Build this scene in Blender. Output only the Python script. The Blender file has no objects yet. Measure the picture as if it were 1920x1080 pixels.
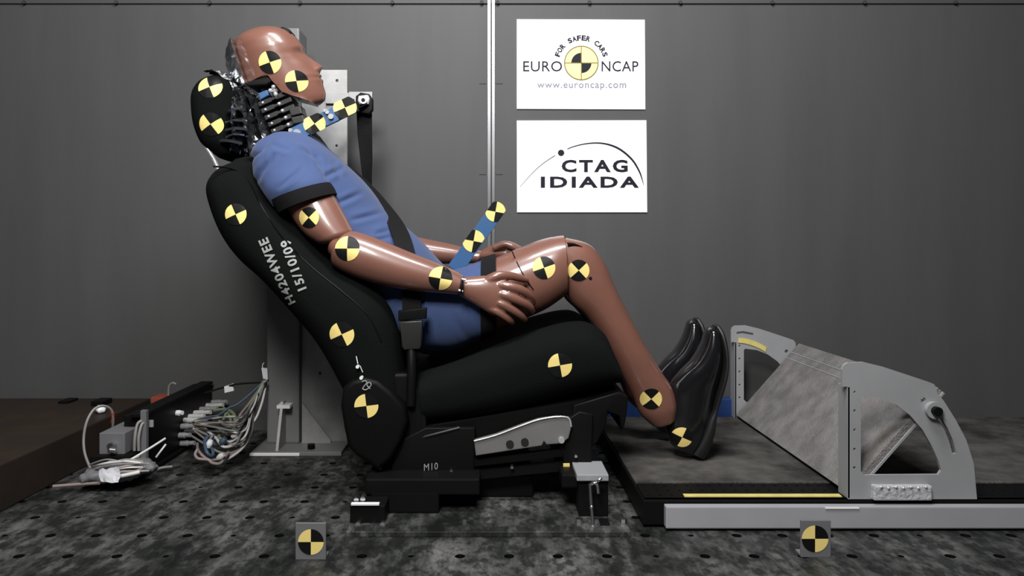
import bpy, bmesh, math, random
from mathutils import Vector, Matrix, noise
from mathutils.bvhtree import BVHTree

random.seed(7)
scene = bpy.context.scene
COL = scene.collection

# ------------------------------------------------------------------ camera
F, VX, VY, CH = 1440.0, 924.0, 462.0, 0.61     # focal length in px, principal point, camera height

def at(px, py, d):
    """World point seen at pixel (px, py) at distance d from the camera plane."""
    return Vector(((px - VX) * d / F, d, CH - (py - VY) * d / F))

cam_data = bpy.data.cameras.new('camera')
cam_data.sensor_width = 36.0
cam_data.lens = F / 1920 * 36
cam_data.shift_x = (960 - VX) / 1920
cam_data.shift_y = -(540 - VY) / 1920
cam_data.clip_start = 0.05
cam = bpy.data.objects.new('camera', cam_data)
cam.location = (0, 0, CH)
cam.rotation_euler = (math.pi / 2, 0, 0)
COL.objects.link(cam)
scene.camera = cam

# ------------------------------------------------------------------ light
world = bpy.data.worlds.new('world')
scene.world = world
world.use_nodes = True
world.node_tree.nodes['Background'].inputs[0].default_value = (0.9, 0.95, 1.0, 1)
world.node_tree.nodes['Background'].inputs[1].default_value = 0.035

def area(name, loc, target, size, power, color=(1, 1, 1), sy=None):
    l = bpy.data.lights.new(name, 'AREA')
    l.energy = power
    l.color = color
    l.shape = 'RECTANGLE'
    l.size = size
    l.size_y = sy or size
    o = bpy.data.objects.new(name, l)
    o.location = loc
    o.rotation_euler = (Vector(target) - Vector(loc)).to_track_quat('-Z', 'Y').to_euler()
    COL.objects.link(o)
    return o

area('studio_lamp_front', (-0.35, -0.1, 2.0), (-0.05, 2.2, 0.9), 0.6, 66, (1.0, 0.98, 0.95))
area('studio_lamp_overhead', (0.0, 1.05, 2.4), (-0.02, 2.2, 0.75), 1.0, 54, (0.97, 0.98, 1.0), 0.35)

scene.view_settings.view_transform = 'Standard'
scene.view_settings.look = 'None'
scene.view_settings.gamma = 1
scene.view_settings.exposure = 0.0
scene.view_settings.use_curve_mapping = False

# ------------------------------------------------------------------ materials
def mat(name, color, rough=0.5, metal=0.0, coat=0.0, spec=0.5, var=0.0, vscale=8.0, color2=None,
        bump=0.0, bscale=60.0, stretch=(1, 1, 1), sheen=0.0, rvar=0.0):
    m = bpy.data.materials.new(name)
    m.use_nodes = True
    nt = m.node_tree
    b = nt.nodes['Principled BSDF']
    b.inputs['Base Color'].default_value = (*color, 1)
    b.inputs['Roughness'].default_value = rough
    b.inputs['Metallic'].default_value = metal
    b.inputs['Coat Weight'].default_value = coat
    b.inputs['Coat Roughness'].default_value = 0.12
    b.inputs['Specular IOR Level'].default_value = spec
    b.inputs['Sheen Weight'].default_value = sheen
    tc = nt.nodes.new('ShaderNodeTexCoord')
    mp = nt.nodes.new('ShaderNodeMapping')
    mp.inputs['Scale'].default_value = stretch
    nt.links.new(tc.outputs['Object'], mp.inputs['Vector'])
    if var > 0 or color2 or rvar > 0:
        n = nt.nodes.new('ShaderNodeTexNoise')
        n.inputs['Scale'].default_value = vscale
        n.inputs['Detail'].default_value = 6
        n.inputs['Roughness'].default_value = 0.6
        nt.links.new(mp.outputs[0], n.inputs['Vector'])
        r = nt.nodes.new('ShaderNodeValToRGB')
        c2 = color2 or tuple(c * (1 - var) for c in color)
        r.color_ramp.elements[0].position = 0.35
        r.color_ramp.elements[1].position = 0.65
        r.color_ramp.elements[0].color = (*c2, 1)
        r.color_ramp.elements[1].color = (*color, 1)
        nt.links.new(n.outputs['Fac'], r.inputs['Fac'])
        nt.links.new(r.outputs[0], b.inputs['Base Color'])
        if rvar > 0:
            mr = nt.nodes.new('ShaderNodeMapRange')
            mr.inputs['To Min'].default_value = max(0.02, rough - rvar)
            mr.inputs['To Max'].default_value = min(1, rough + rvar)
            nt.links.new(n.outputs['Fac'], mr.inputs['Value'])
            nt.links.new(mr.outputs[0], b.inputs['Roughness'])
    if bump > 0:
        n2 = nt.nodes.new('ShaderNodeTexNoise')
        n2.inputs['Scale'].default_value = bscale
        n2.inputs['Detail'].default_value = 4
        nt.links.new(mp.outputs[0], n2.inputs['Vector'])
        bp = nt.nodes.new('ShaderNodeBump')
        bp.inputs['Strength'].default_value = bump
        bp.inputs['Distance'].default_value = 0.01
        nt.links.new(n2.outputs['Fac'], bp.inputs['Height'])
        nt.links.new(bp.outputs[0], b.inputs['Normal'])
    return m

M = {}
M['wall'] = mat('grey painted wall', (0.072, 0.0715, 0.072), 0.6, var=0.10, vscale=9, stretch=(1, 1, 0.12), spec=0.3)
M['trim'] = mat('grey aluminium trim', (0.2, 0.2, 0.21), 0.35, 0.8)
M['trimdark'] = mat('dark joint', (0.03, 0.03, 0.03), 0.8)
M['band'] = mat('wall band', (0.065, 0.0645, 0.065), 0.6, spec=0.3)
M['skin'] = mat('brown vinyl skin', (0.182, 0.08, 0.057), 0.36, coat=0.55, var=0.08, vscale=14)
M['skinblack'] = mat('joint and shade black', (0.004, 0.003, 0.003), 0.5, spec=0.15)  # joint colour, deepened to paint the shade under the skull
M['shirt'] = mat('blue cotton', (0.036, 0.064, 0.165), 0.85, bump=0.06, bscale=200, sheen=0.1)
M['hem'] = mat('black hem', (0.008, 0.008, 0.009), 0.9, spec=0.15)
M['shoe'] = mat('black shoe leather', (0.006, 0.006, 0.007), 0.16, coat=0.5)
M['sole'] = mat('black rubber sole', (0.006, 0.006, 0.006), 0.5)
M['seat'] = mat('black seat fabric', (0.0045, 0.0055, 0.005), 0.9, bump=0.2, bscale=300, spec=0.06)
M['seattrim'] = mat('black seat plastic', (0.003, 0.003, 0.003), 0.5, spec=0.12)
M['black'] = mat('black steel', (0.004, 0.004, 0.004), 0.5, spec=0.12)
M['yellow'] = mat('target yellow', (0.76, 0.60, 0.20), 0.55)
M['tblack'] = mat('target black', (0.006, 0.006, 0.006), 0.45, spec=0.15)
M['silver'] = mat('bare metal', (0.55, 0.55, 0.56), 0.28, 1.0)
M['chrome'] = mat('polished bolt', (0.85, 0.85, 0.85), 0.2, 0.7)
M['foil'] = mat('crinkled foil', (0.62, 0.63, 0.65), 0.25, 1.0)
M['foildark'] = mat('dark plastic film', (0.09, 0.093, 0.095), 0.2, 0.85)
M['neck'] = mat('black neck rubber', (0.012, 0.012, 0.012), 0.4)
M['blueplate'] = mat('blue plate', (0.022, 0.085, 0.21), 0.45)
M['white'] = mat('white board', (0.95, 0.95, 0.96), 0.5)
M['ink'] = mat('black ink', (0.012, 0.012, 0.02), 0.6, spec=0.15)
M['inkolive'] = mat('olive ink', (0.16, 0.11, 0.01), 0.6)
M['inkpale'] = mat('pale grey print', (0.2, 0.19, 0.24), 0.6)
M['logoyellow'] = mat('logo yellow', (0.93, 0.83, 0.30), 0.5)
M['marker'] = mat('white marker paint', (0.27, 0.275, 0.27), 0.8)
M['webbing'] = mat('black webbing', (0.006, 0.0055, 0.0055), 0.7, bump=0.3, bscale=400, spec=0.15)
M['buckle'] = mat('grey buckle plastic', (0.012, 0.0125, 0.012), 0.4)
M['post'] = mat('grey painted post', (0.165, 0.165, 0.168), 0.5, var=0.08, vscale=6)
M['plate'] = mat('bare aluminium plate', (0.35, 0.35, 0.35), 0.5, 0.3, var=0.25, vscale=14)
M['jig'] = mat('grey jig aluminium', (0.32, 0.325, 0.335), 0.45, 0.2, var=0.08, vscale=10)
M['carpet'] = mat('grey carpet', (0.22, 0.21, 0.205), 0.95, color2=(0.135, 0.128, 0.124), vscale=16, bump=0.5, bscale=260, spec=0.1)
M['carpetdark'] = mat('dark carpet', (0.1, 0.094, 0.088), 0.95, color2=(0.03, 0.028, 0.026), vscale=9, bump=0.5, bscale=260, spec=0.1)  # darker, more mottled carpet for the platform
M['beam'] = mat('grey painted beam', (0.3, 0.3, 0.32), 0.5, var=0.08, vscale=7)
M['scale'] = mat('yellow scale', (0.62, 0.52, 0.16), 0.6, var=0.15, vscale=40)
M['bluesheet'] = mat('blue beam paint', (0.01, 0.035, 0.13), 0.45)
M['rust'] = mat('brown steel', (0.028, 0.019, 0.013), 0.6, color2=(0.02, 0.015, 0.012), vscale=8, spec=0.2)
M['brightedge'] = mat('pale painted glint', (0.85, 0.85, 0.85), 0.5, 0.2)  # pale colour stands in for the glint on metal edges and pins
M['panel'] = mat('bare grey pressed steel', (0.19, 0.185, 0.182), 0.45, 0.3, var=0.15, vscale=12)
M['plug'] = mat('pale metal plug', (0.42, 0.42, 0.43), 0.35, 0.35)
M['boxgrey'] = mat('grey box paint', (0.125, 0.125, 0.132), 0.55)
M['cable_grey'] = mat('grey cable', (0.2, 0.195, 0.185), 0.5)
M['cable_white'] = mat('white cable', (0.55, 0.55, 0.54), 0.5)
M['cable_green'] = mat('green cable', (0.16, 0.2, 0.12), 0.5)
M['cable_blue'] = mat('blue cable', (0.05, 0.085, 0.14), 0.5)
M['cable_pink'] = mat('pink grey cable', (0.24, 0.195, 0.185), 0.5)
M['cable_black'] = mat('black cable', (0.01, 0.01, 0.01), 0.5)
M['orange'] = mat('orange red paint', (0.28, 0.05, 0.025), 0.6)
M['tape'] = mat('white tape', (0.85, 0.85, 0.88), 0.5)
M['bag'] = mat('grey sleeve fabric', (0.14, 0.14, 0.15), 0.7, var=0.4, vscale=30)
M['plastic'] = mat('frosted plastic', (0.42, 0.42, 0.44), 0.25, bump=0.5, bscale=90)

# floor plate: dirty machined steel
def floor_mat():
    m = bpy.data.materials.new('stained steel floor plate')
    m.use_nodes = True
    nt = m.node_tree
    b = nt.nodes['Principled BSDF']
    tc = nt.nodes.new('ShaderNodeTexCoord')
    def noise_tex(scale, detail, rot, sc, dist=0.0):
        mp = nt.nodes.new('ShaderNodeMapping')
        mp.inputs['Rotation'].default_value = (0, 0, rot)
        mp.inputs['Scale'].default_value = sc
        nt.links.new(tc.outputs['Object'], mp.inputs['Vector'])
        n = nt.nodes.new('ShaderNodeTexNoise')
        n.inputs['Scale'].default_value = scale
        n.inputs['Detail'].default_value = detail
        n.inputs['Roughness'].default_value = 0.65
        n.inputs['Distortion'].default_value = dist
        nt.links.new(mp.outputs[0], n.inputs['Vector'])
        return n
    def ramp(src, p0, p1, c0, c1):
        r = nt.nodes.new('ShaderNodeValToRGB')
        r.color_ramp.elements[0].position = p0
        r.color_ramp.elements[1].position = p1
        r.color_ramp.elements[0].color = c0
        r.color_ramp.elements[1].color = c1
        nt.links.new(src, r.inputs['Fac'])
        return r
    n1 = noise_tex(4.5, 4, 0.2, (1.2, 0.9, 1), 0.0)
    n2 = noise_tex(30, 9, 0.3, (1.3, 0.8, 1), 0.0)
    n3 = noise_tex(14, 8, 0.3, (2.6, 0.5, 1), 0.0)
    base = ramp(n1.outputs['Fac'], 0.36, 0.68, (0.020, 0.024, 0.021, 1), (0.20, 0.195, 0.19, 1))
    fine = ramp(n2.outputs['Fac'], 0.43, 0.57, (0.06, 0.085, 0.075, 1), (1, 1, 1, 1))
    streak = ramp(n3.outputs['Fac'], 0.40, 0.62, (0.22, 0.25, 0.23, 1), (1, 1, 1, 1))
    mx0 = nt.nodes.new('ShaderNodeMixRGB')
    mx0.blend_type = 'MULTIPLY'
    mx0.inputs['Fac'].default_value = 0.8
    nt.links.new(base.outputs[0], mx0.inputs[1])
    nt.links.new(streak.outputs[0], mx0.inputs[2])
    mx = nt.nodes.new('ShaderNodeMixRGB')
    mx.blend_type = 'MULTIPLY'
    mx.inputs['Fac'].default_value = 0.85
    nt.links.new(mx0.outputs[0], mx.inputs[1])
    nt.links.new(fine.outputs[0], mx.inputs[2])
    nt.links.new(mx.outputs[0], b.inputs['Base Color'])
    rr = ramp(n2.outputs['Fac'], 0.3, 0.7, (0.62, 0.62, 0.62, 1), (0.36, 0.36, 0.36, 1))
    nt.links.new(rr.outputs[0], b.inputs['Roughness'])
    b.inputs['Metallic'].default_value = 0.25
    bp = nt.nodes.new('ShaderNodeBump')
    bp.inputs['Strength'].default_value = 0.25
    bp.inputs['Distance'].default_value = 0.004
    nt.links.new(n2.outputs['Fac'], bp.inputs['Height'])
    nt.links.new(bp.outputs[0], b.inputs['Normal'])
    return m
M['floor'] = floor_mat()

# ------------------------------------------------------------------ object helpers
def root_loc(p):
    while p.parent:
        p = p.parent
    return p.location.copy()

def obj(name, bm, m, parent=None, smooth=False, label=None):
    """One mesh object from a bmesh in world coordinates."""
    bmesh.ops.recalc_face_normals(bm, faces=bm.faces[:])
    me = bpy.data.meshes.new(name)
    if parent:
        off = root_loc(parent)
    else:
        xs = [v.co for v in bm.verts]
        lo = [min(c[i] for c in xs) for i in range(3)]
        hi = [max(c[i] for c in xs) for i in range(3)]
        off = Vector(((lo[0] + hi[0]) / 2, (lo[1] + hi[1]) / 2, lo[2]))
    bm.transform(Matrix.Translation(-off))
    bm.to_mesh(me)
    bm.free()
    for x in (m if isinstance(m, (list, tuple)) else [m]):
        me.materials.append(M[x])
    if smooth:
        for p in me.polygons:
            p.use_smooth = True
        try:
            me.set_sharp_from_angle(angle=math.radians(smooth if smooth is not True else 60))
        except Exception:
            pass
    o = bpy.data.objects.new(name, me)
    COL.objects.link(o)
    if parent:
        o.parent = parent
    else:
        o.location = off
    if label:
        o['label'] = label
    return o

def tag(o, label, cat, group=None, kind=None):
    o['label'] = label
    o['category'] = cat
    if group:
        o['group'] = group
    if kind:
        o['kind'] = kind
    return o

def thing(name, label, cat, loc, group=None):
    o = bpy.data.objects.new(name, None)
    o.empty_display_size = 0.05
    o.location = loc
    COL.objects.link(o)
    return tag(o, label, cat, group)

def struct(name, bm, m, label=None, smooth=False):
    o = obj(name, bm, m, None, smooth)
    o['kind'] = 'structure'
    if label:
        o['label'] = label
    return o

# ------------------------------------------------------------------ shape helpers
def bx(bm, lo, hi, bevel=0.0, mi=0):
    vs = [bm.verts.new((x, y, z)) for x in (lo[0], hi[0]) for y in (lo[1], hi[1]) for z in (lo[2], hi[2])]
    fs = [bm.faces.new([vs[i] for i in f]) for f in
          ((0, 1, 3, 2), (4, 6, 7, 5), (0, 4, 5, 1), (2, 3, 7, 6), (0, 2, 6, 4), (1, 5, 7, 3))]
    for f in fs:
        f.material_index = mi
    if bevel > 0:
        es = list({e for f in fs for e in f.edges})
        r = bmesh.ops.bevel(bm, geom=es, offset=bevel, segments=2, affect='EDGES', profile=0.6)
        for f in r['faces']:
            f.material_index = mi
    return bm

def pbox(bm, px0, py0, px1, py1, d0, d1, bevel=0.0, mi=0):
    """Box whose front face spans the given pixels at depth d0, reaching back to d1."""
    a, b = at(px0, py0, d0), at(px1, py1, d0)
    return bx(bm, (min(a.x, b.x), d0, min(a.z, b.z)), (max(a.x, b.x), d1, max(a.z, b.z)), bevel, mi)

def prism(bm, pts, d0, d1, bevel=0.0, holes=(), xz=False, mi=0):
    """Plate with the given outline (pixels at d0, or x/z metres) between depths d0 and d1."""
    def conv(p):
        return Vector((p[0], d0, p[1])) if xz else at(p[0], p[1], d0)
    edges, allv = [], []
    for loop in [pts] + list(holes):
        vs = [bm.verts.new(conv(p)) for p in loop]
        allv += vs
        for i in range(len(vs)):
            edges.append(bm.edges.new((vs[i], vs[(i + 1) % len(vs)])))
    if holes:
        g = bmesh.ops.triangle_fill(bm, use_beauty=True, use_dissolve=False, edges=edges)
        fs = [x for x in g['geom'] if isinstance(x, bmesh.types.BMFace)]
    else:
        fs = [bm.faces.new(allv)]
    ext = bmesh.ops.extrude_face_region(bm, geom=fs)
    nv = [x for x in ext['geom'] if isinstance(x, bmesh.types.BMVert)]
    nf = [x for x in ext['geom'] if isinstance(x, bmesh.types.BMFace)]
    for v in nv:
        v.co.y = d1
    es = set()
    for f in fs:
        for e in f.edges:
            if any(abs(q.normal.y) < 0.5 or q not in fs for q in e.link_faces if q is not f):
                if any(q not in fs for q in e.link_faces):
                    es.add(e)
    for f in fs + nf:
        f.material_index = mi
        for e in f.edges:
            for q in e.link_faces:
                q.material_index = mi
    if bevel > 0:
        r = bmesh.ops.bevel(bm, geom=list(es), offset=bevel, segments=3, affect='EDGES', profile=0.6, clamp_overlap=True)
        for f in r['faces']:
            f.material_index = mi
    return bm

def crom(p0, p1, p2, p3, t):
    return [0.5 * (2 * b + (c - a) * t + (2 * a - 5 * b + 4 * c - e) * t * t + (3 * b - a - 3 * c + e) * t ** 3)
            for a, b, c, e in zip(p0, p1, p2, p3)]

def resample(st, k):
    out = []
    n = len(st)
    for i in range(n - 1):
        p = [st[max(0, i - 1)], st[i], st[i + 1], st[min(n - 1, i + 2)]]
        for j in range(k):
            out.append(crom(*p, j / k))
    out.append(list(st[-1]))
    return out

def skin_rings(bm, rings, capa=True, capb=True, mi=0):
    n = len(rings[0])
    vr = [[bm.verts.new(p) for p in r] for r in rings]
    for a, b in zip(vr, vr[1:]):
        for i in range(n):
            bm.faces.new((a[i], a[(i + 1) % n], b[(i + 1) % n], b[i])).material_index = mi
    for r, flag in ((vr[0], capa), (vr[-1], capb)):
        if flag:
            c = Vector((0, 0, 0))
            for v in r:
                c += v.co
            cv = bm.verts.new(c / n)
            for i in range(n):
                bm.faces.new((r[i], r[(i + 1) % n], cv)).material_index = mi
    return vr

def dome(rings, bulge, steps=4, end=True):
    """Close a stack of rings with a rounded cap."""
    r0, r1 = (rings[-1], rings[-2]) if end else (rings[0], rings[1])
    n = len(r0)
    c0 = sum((Vector(p) for p in r0), Vector()) / n
    c1 = sum((Vector(p) for p in r1), Vector()) / n
    ax = (c0 - c1).normalized()
    rad = sum((Vector(p) - c0).length for p in r0) / n
    new = []
    for j in range(1, steps + 1):
        a = j / steps * math.pi / 2 * 0.97
        new.append([c0 + (Vector(p) - c0) * math.cos(a) + ax * rad * bulge * math.sin(a) for p in r0])
    return rings + new if end else new[::-1] + rings

def loft_rings(st, k=5, n=28, recess=0.0, flat=0.62):
    """Stations (ax, ay, bx, by, depth, half width, exponent): a and b are the outline points in pixels."""
    st = [list(s) + ([2.0] if len(s) == 6 else []) for s in st]
    rings = []
    for s in resample(st, k):
        A, B = at(s[0], s[1], s[4]), at(s[2], s[3], s[4])
        c, U, e = (A + B) / 2, (A - B) / 2, max(1.2, s[6])
        ring = []
        for i in range(n):
            th = 2 * math.pi * i / n
            cu, cv = math.cos(th), math.sin(th)
            u = math.copysign(abs(cu) ** (2 / e), cu)
            v = math.copysign(abs(cv) ** (2 / e), cv)
            p = c + U * u + Vector((0, s[5] * v, 0))
            if recess and u < 0 and abs(v) < flat:
                w = 1 - (abs(v) / flat) ** 2
                p += U.normalized() * recess * min(1, w * 1.6) * min(1, -u * 1.5)
            ring.append(p)
        rings.append(ring)
    return rings

def loft(bm, st, k=5, n=28, ba=0.6, bb=0.6, recess=0.0, flat=0.62, mi=0):
    r = loft_rings(st, k, n, recess, flat)
    if ba:
        r = dome(r, ba, end=False)
    if bb:
        r = dome(r, bb, end=True)
    skin_rings(bm, r, True, True, mi)
    return bm

def tube(bm, pts, rad, n=8, k=5, mi=0, cap=True):
    """Round tube through world points; rad is one radius or one per point."""
    if not isinstance(rad, (list, tuple)):
        rad = [rad] * len(pts)
    st = resample([list(p) + [r] for p, r in zip(pts, rad)], k) if len(pts) > 2 and k > 1 else [list(p) + [r] for p, r in zip(pts, rad)]
    P = [Vector(s[:3]) for s in st]
    rings, up = [], None
    for i, p in enumerate(P):
        t = (P[min(i + 1, len(P) - 1)] - P[max(i - 1, 0)]).normalized()
        if up is None:
            up = t.orthogonal().normalized()
        up = (up - t * up.dot(t)).normalized()
        w = t.cross(up)
        rings.append([p + (up * math.cos(a) + w * math.sin(a)) * st[i][3] for a in (2 * math.pi * j / n for j in range(n))])
    skin_rings(bm, rings, cap, cap, mi)
    return bm

def cyl(bm, a, b, r, n=20, mi=0):
    return tube(bm, [a, b], r, n, 1, mi)

def ribbon(bm, pts, width, thick, k=6, wdir=None, mi=0):
    """Flat strap through world points; wdir gives the width direction per point."""
    st = resample([list(p) + list(w) + [wd] for p, w, wd in zip(pts, wdir, width)], k)
    rings = []
    P = [Vector(s[:3]) for s in st]
    for i, s in enumerate(st):
        t = (P[min(i + 1, len(P) - 1)] - P[max(i - 1, 0)]).normalized()
        w = Vector(s[3:6])
        w = (w - t * w.dot(t)).normalized()
        nrm = t.cross(w)
        h, q = s[6] / 2, thick / 2
        rings.append([P[i] + w * a * h + nrm * b * q for a, b in
                      ((-1, -1), (-0.5, -1), (0, -1), (0.5, -1), (1, -1), (1, 1), (0.5, 1), (0, 1), (-0.5, 1), (-1, 1))])
    skin_rings(bm, rings, True, True, mi)
    return bm

def bvh_of(bm):
    bm.normal_update()
    return BVHTree.FromBMesh(bm)

CAM = Vector((0, 0, CH))
def hit_px(bvh, px, py):
    dirv = (at(px, py, 1.0) - CAM).normalized()
    h = bvh.ray_cast(CAM, dirv)
    return h[0]

def marker(parent, bvh, px, py, r, ang, name='target_marker', lift=0.0012, clip=None):
    """Quartered round sticker laid on the surface; ang is the middle of a yellow quarter in degrees."""
    c = hit_px(bvh, px, py)
    if c is None:
        print('marker misses', px, py)
        c = at(px, py, 1.9)
    R = r * c.y / F
    bm = bmesh.new()
    S, K = 48, 5
    grid = []
    last = c.y
    def drop(x, z):
        h = bvh.ray_cast(Vector((x, 0.5, z)), Vector((0, 1, 0)))
        return h[0].y if h[0] is not None and abs(h[0].y - c.y) < 0.05 else None
    def place(x, z):
        y = drop(x, z)
        if y is None:
            y = c.y
        return bm.verts.new((x, y - lift, z))
    cen = place(c.x, c.z)
    a0 = math.radians(ang - 45)
    for j in range(1, K + 1):
        row = []
        for i in range(S):
            a = a0 + 2 * math.pi * i / S
            rr = R * j / K
            if clip:
                ux, uz, hw = clip
                lx, lz = math.cos(a) * rr, math.sin(a) * rr
                q = lx * -uz + lz * ux
                if abs(q) > hw:
                    f = hw / abs(q)
                    lx, lz = lx * f, lz * f
                row.append(place(c.x + lx, c.z + lz))
            else:
                row.append(place(c.x + math.cos(a) * rr, c.z + math.sin(a) * rr))
        grid.append(row)
    for i in range(S):
        q = (i // (S // 4)) % 2
        bm.faces.new((cen, grid[0][i], grid[0][(i + 1) % S])).material_index = q
        for j in range(K - 1):
            bm.faces.new((grid[j][i], grid[j + 1][i], grid[j + 1][(i + 1) % S], grid[j][(i + 1) % S])).material_index = q
    bm.normal_update()
    return obj(name, bm, ['yellow', 'tblack'], parent, smooth=True)

def text_mesh(body, offset=0.0, space=1.0):
    cu = bpy.data.curves.new('text', 'FONT')
    cu.body = body
    cu.offset = offset
    cu.space_character = space
    cu.resolution_u = 3
    o = bpy.data.objects.new('text', cu)
    COL.objects.link(o)
    dg = bpy.context.evaluated_depsgraph_get()
    me = bpy.data.meshes.new_from_object(o.evaluated_get(dg))
    bpy.data.objects.remove(o)
    bpy.data.curves.remove(cu)
    return me

def text_into(bm, body, fn, offset=0.0, space=1.0, mi=0, fine=0):
    """Adds flat text to bm; fn maps normalised (0..1, 0..1) of the text's box to a world point."""
    me = text_mesh(body, offset, space)
    if fine:
        b2 = bmesh.new()
        b2.from_mesh(me)
        for _ in range(fine):
            bmesh.ops.triangulate(b2, faces=b2.faces[:])
            bmesh.ops.subdivide_edges(b2, edges=[e for e in b2.edges if e.calc_length() > 0.12], cuts=1)
        bmesh.ops.triangulate(b2, faces=b2.faces[:])
        b2.to_mesh(me)
        b2.free()
    xs = [v.co.x for v in me.vertices]
    ys = [v.co.y for v in me.vertices]
    x0, x1, y0, y1 = min(xs), max(xs), min(ys), max(ys)
    vs = [bm.verts.new(fn((v.co.x - x0) / (x1 - x0), (v.co.y - y0) / max(1e-6, y1 - y0))) for v in me.vertices]
    for p in me.polygons:
        try:
            bm.faces.new([vs[i] for i in p.vertices]).material_index = mi
        except ValueError:
            pass
    bpy.data.meshes.remove(me)
    return bm

def displace(bm, fn):
    bm.normal_update()
    mv = [(v, v.normal * fn(v.co)) for v in bm.verts]
    for v, d in mv:
        v.co += d

# ------------------------------------------------------------------ setting
WALL = 2.55

def build_floor():
    bm = bmesh.new()
    x0, dx, y0, dy = -0.6435, 0.0965, 1.512, 0.108
    S = 12
    sq = []
    for i in range(S):
        a = 2 * math.pi * i / S + math.pi / 4
        c, s = math.cos(a), math.sin(a)
        f = 1 / max(abs(c), abs(s))
        sq.append((c * f * dx / 2, s * f * dy / 2))
    for i in range(-18, 30):
        for j in range(-8, 11):
            cx, cy = x0 + i * dx, y0 + j * dy
            if cy + dy / 2 > WALL + 0.12:
                continue
            rr = 0.0105 if (i * 7 + j * 3) % 5 else 0.006
            vo = [bm.verts.new((cx + p[0], cy + p[1], 0)) for p in sq]
            vi = [bm.verts.new((cx + math.cos(2 * math.pi * q / S + math.pi / 4) * rr, cy + math.sin(2 * math.pi * q / S + math.pi / 4) * rr, 0)) for q in range(S)]
            vb = [bm.verts.new((v.co.x, v.co.y, -0.02)) for v in vi]
            for q in range(S):
                w = (q + 1) % S
                bm.faces.new((vo[q], vo[w], vi[w], vi[q]))
                bm.faces.new((vi[q], vi[w], vb[w], vb[q])).material_index = 1
            bm.faces.new(vb).material_index = 1
    bmesh.ops.remove_doubles(bm, verts=bm.verts[:], dist=0.0005)
    struct('floor', bm, ['floor', 'black'], 'stained dark steel floor plate with rows of round holes')

build_floor()

bm = bmesh.new()
bx(bm, (-2.4, WALL, -0.02), (2.4, WALL + 0.05, 1.402))
bx(bm, (-2.4, WALL + 0.004, 1.402), (2.4, WALL + 0.05, 2.2))
struct('wall_back', bm, 'wall', 'plain grey panelled wall behind the car seat')

bm = bmesh.new()          # joint strip between two wall panels
for a, b, m_ in ((914.5, 920, 0), (920.2, 922.2, 1), (922.5, 927.5, 0)):
    x0, x1 = at(a, 0, WALL).x, at(b, 0, WALL).x
    bx(bm, (x0, WALL - (0.007 if m_ == 0 else 0.002), 0.0), (x1, WALL, 1.6), 0.0, m_)
for yy in (155, 325):
    for xx in (905, 936):
        p = at(xx, yy, WALL)
        bx(bm, (p.x - 0.011, WALL - 0.002, p.z - 0.004), (p.x + 0.011, WALL, p.z + 0.001), 0, 2)
struct('trim_1', bm, ['trim', 'trimdark', 'band'], 'vertical aluminium joint strip between two wall panels')

bm = bmesh.new()          # top rail with bolt heads
bx(bm, (-2.4, WALL - 0.003, 1.416), (2.4, WALL + 0.004, 1.56), 0.001, 0)
for px in (47, 219, 394, 563, 736, 903, 933, 1105, 1275, 1447, 1620, 1790):
    p = at(px, 5, WALL)
    cyl(bm, (p.x, WALL - 0.008, p.z), (p.x, WALL, p.z), 0.006, 10, 1)
struct('trim_2', bm, ['band', 'trimdark'], 'horizontal grey band with bolt heads along the top of the wall')

# ------------------------------------------------------------------ wall signs
def sign_panel(pts, name, label):
    c = at(sum(p[0] for p in pts) / 4, max(p[1] for p in pts), WALL)
    t = thing(name, label, 'sign', (c.x, WALL - 0.004, c.z), None)
    bm = bmesh.new()
    prism(bm, pts, WALL - 0.005, WALL - 0.0005, 0.0)
    obj('board', bm, 'white', t)
    return t

DS = WALL - 0.0058
def flat_fn(x0, y0, x1, y1):
    return lambda u, v: at(x0 + (x1 - x0) * u, y1 + (y0 - y1) * v, DS)

t = sign_panel([(969, 36), (1209, 37), (1210, 205), (969, 204)], 'wall_sign', 'white upper wall sign with a yellow and black quartered disc between two words')
bm = bmesh.new(); text_into(bm, 'EURO', flat_fn(981, 114.5, 1054, 134), 0.004, 1.05); obj('lettering', bm, 'ink', t)
bm = bmesh.new(); text_into(bm, 'NCAP', flat_fn(1128, 114.5, 1197, 134), 0.004, 1.05); obj('lettering', bm, 'ink', t)
bm = bmesh.new(); text_into(bm, 'www.euroncap.com', flat_fn(1007, 156, 1174, 169), 0.012, 1.12); obj('lettering', bm, 'inkpale', t)
bm = bmesh.new()
arc = 'FOR SAFER CARS'
for i, ch in enumerate(arc):
    if ch == ' ':
        continue
    a = math.radians(160 - i * 140 / (len(arc) - 1))
    cxp, cyp = 1090 + math.cos(a) * 47, 118 - math.sin(a) * 47
    rt = a - math.pi / 2
    def fn(u, v, cxp=cxp, cyp=cyp, rt=rt):
        lx, ly = (u - 0.5) * 8.0, (v - 0.5) * 10
        return at(cxp + lx * math.cos(rt) - ly * math.sin(rt), cyp - lx * math.sin(rt) - ly * math.cos(rt), DS)
    text_into(bm, ch, fn, 0.045)
obj('lettering', bm, 'ink', t)
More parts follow.
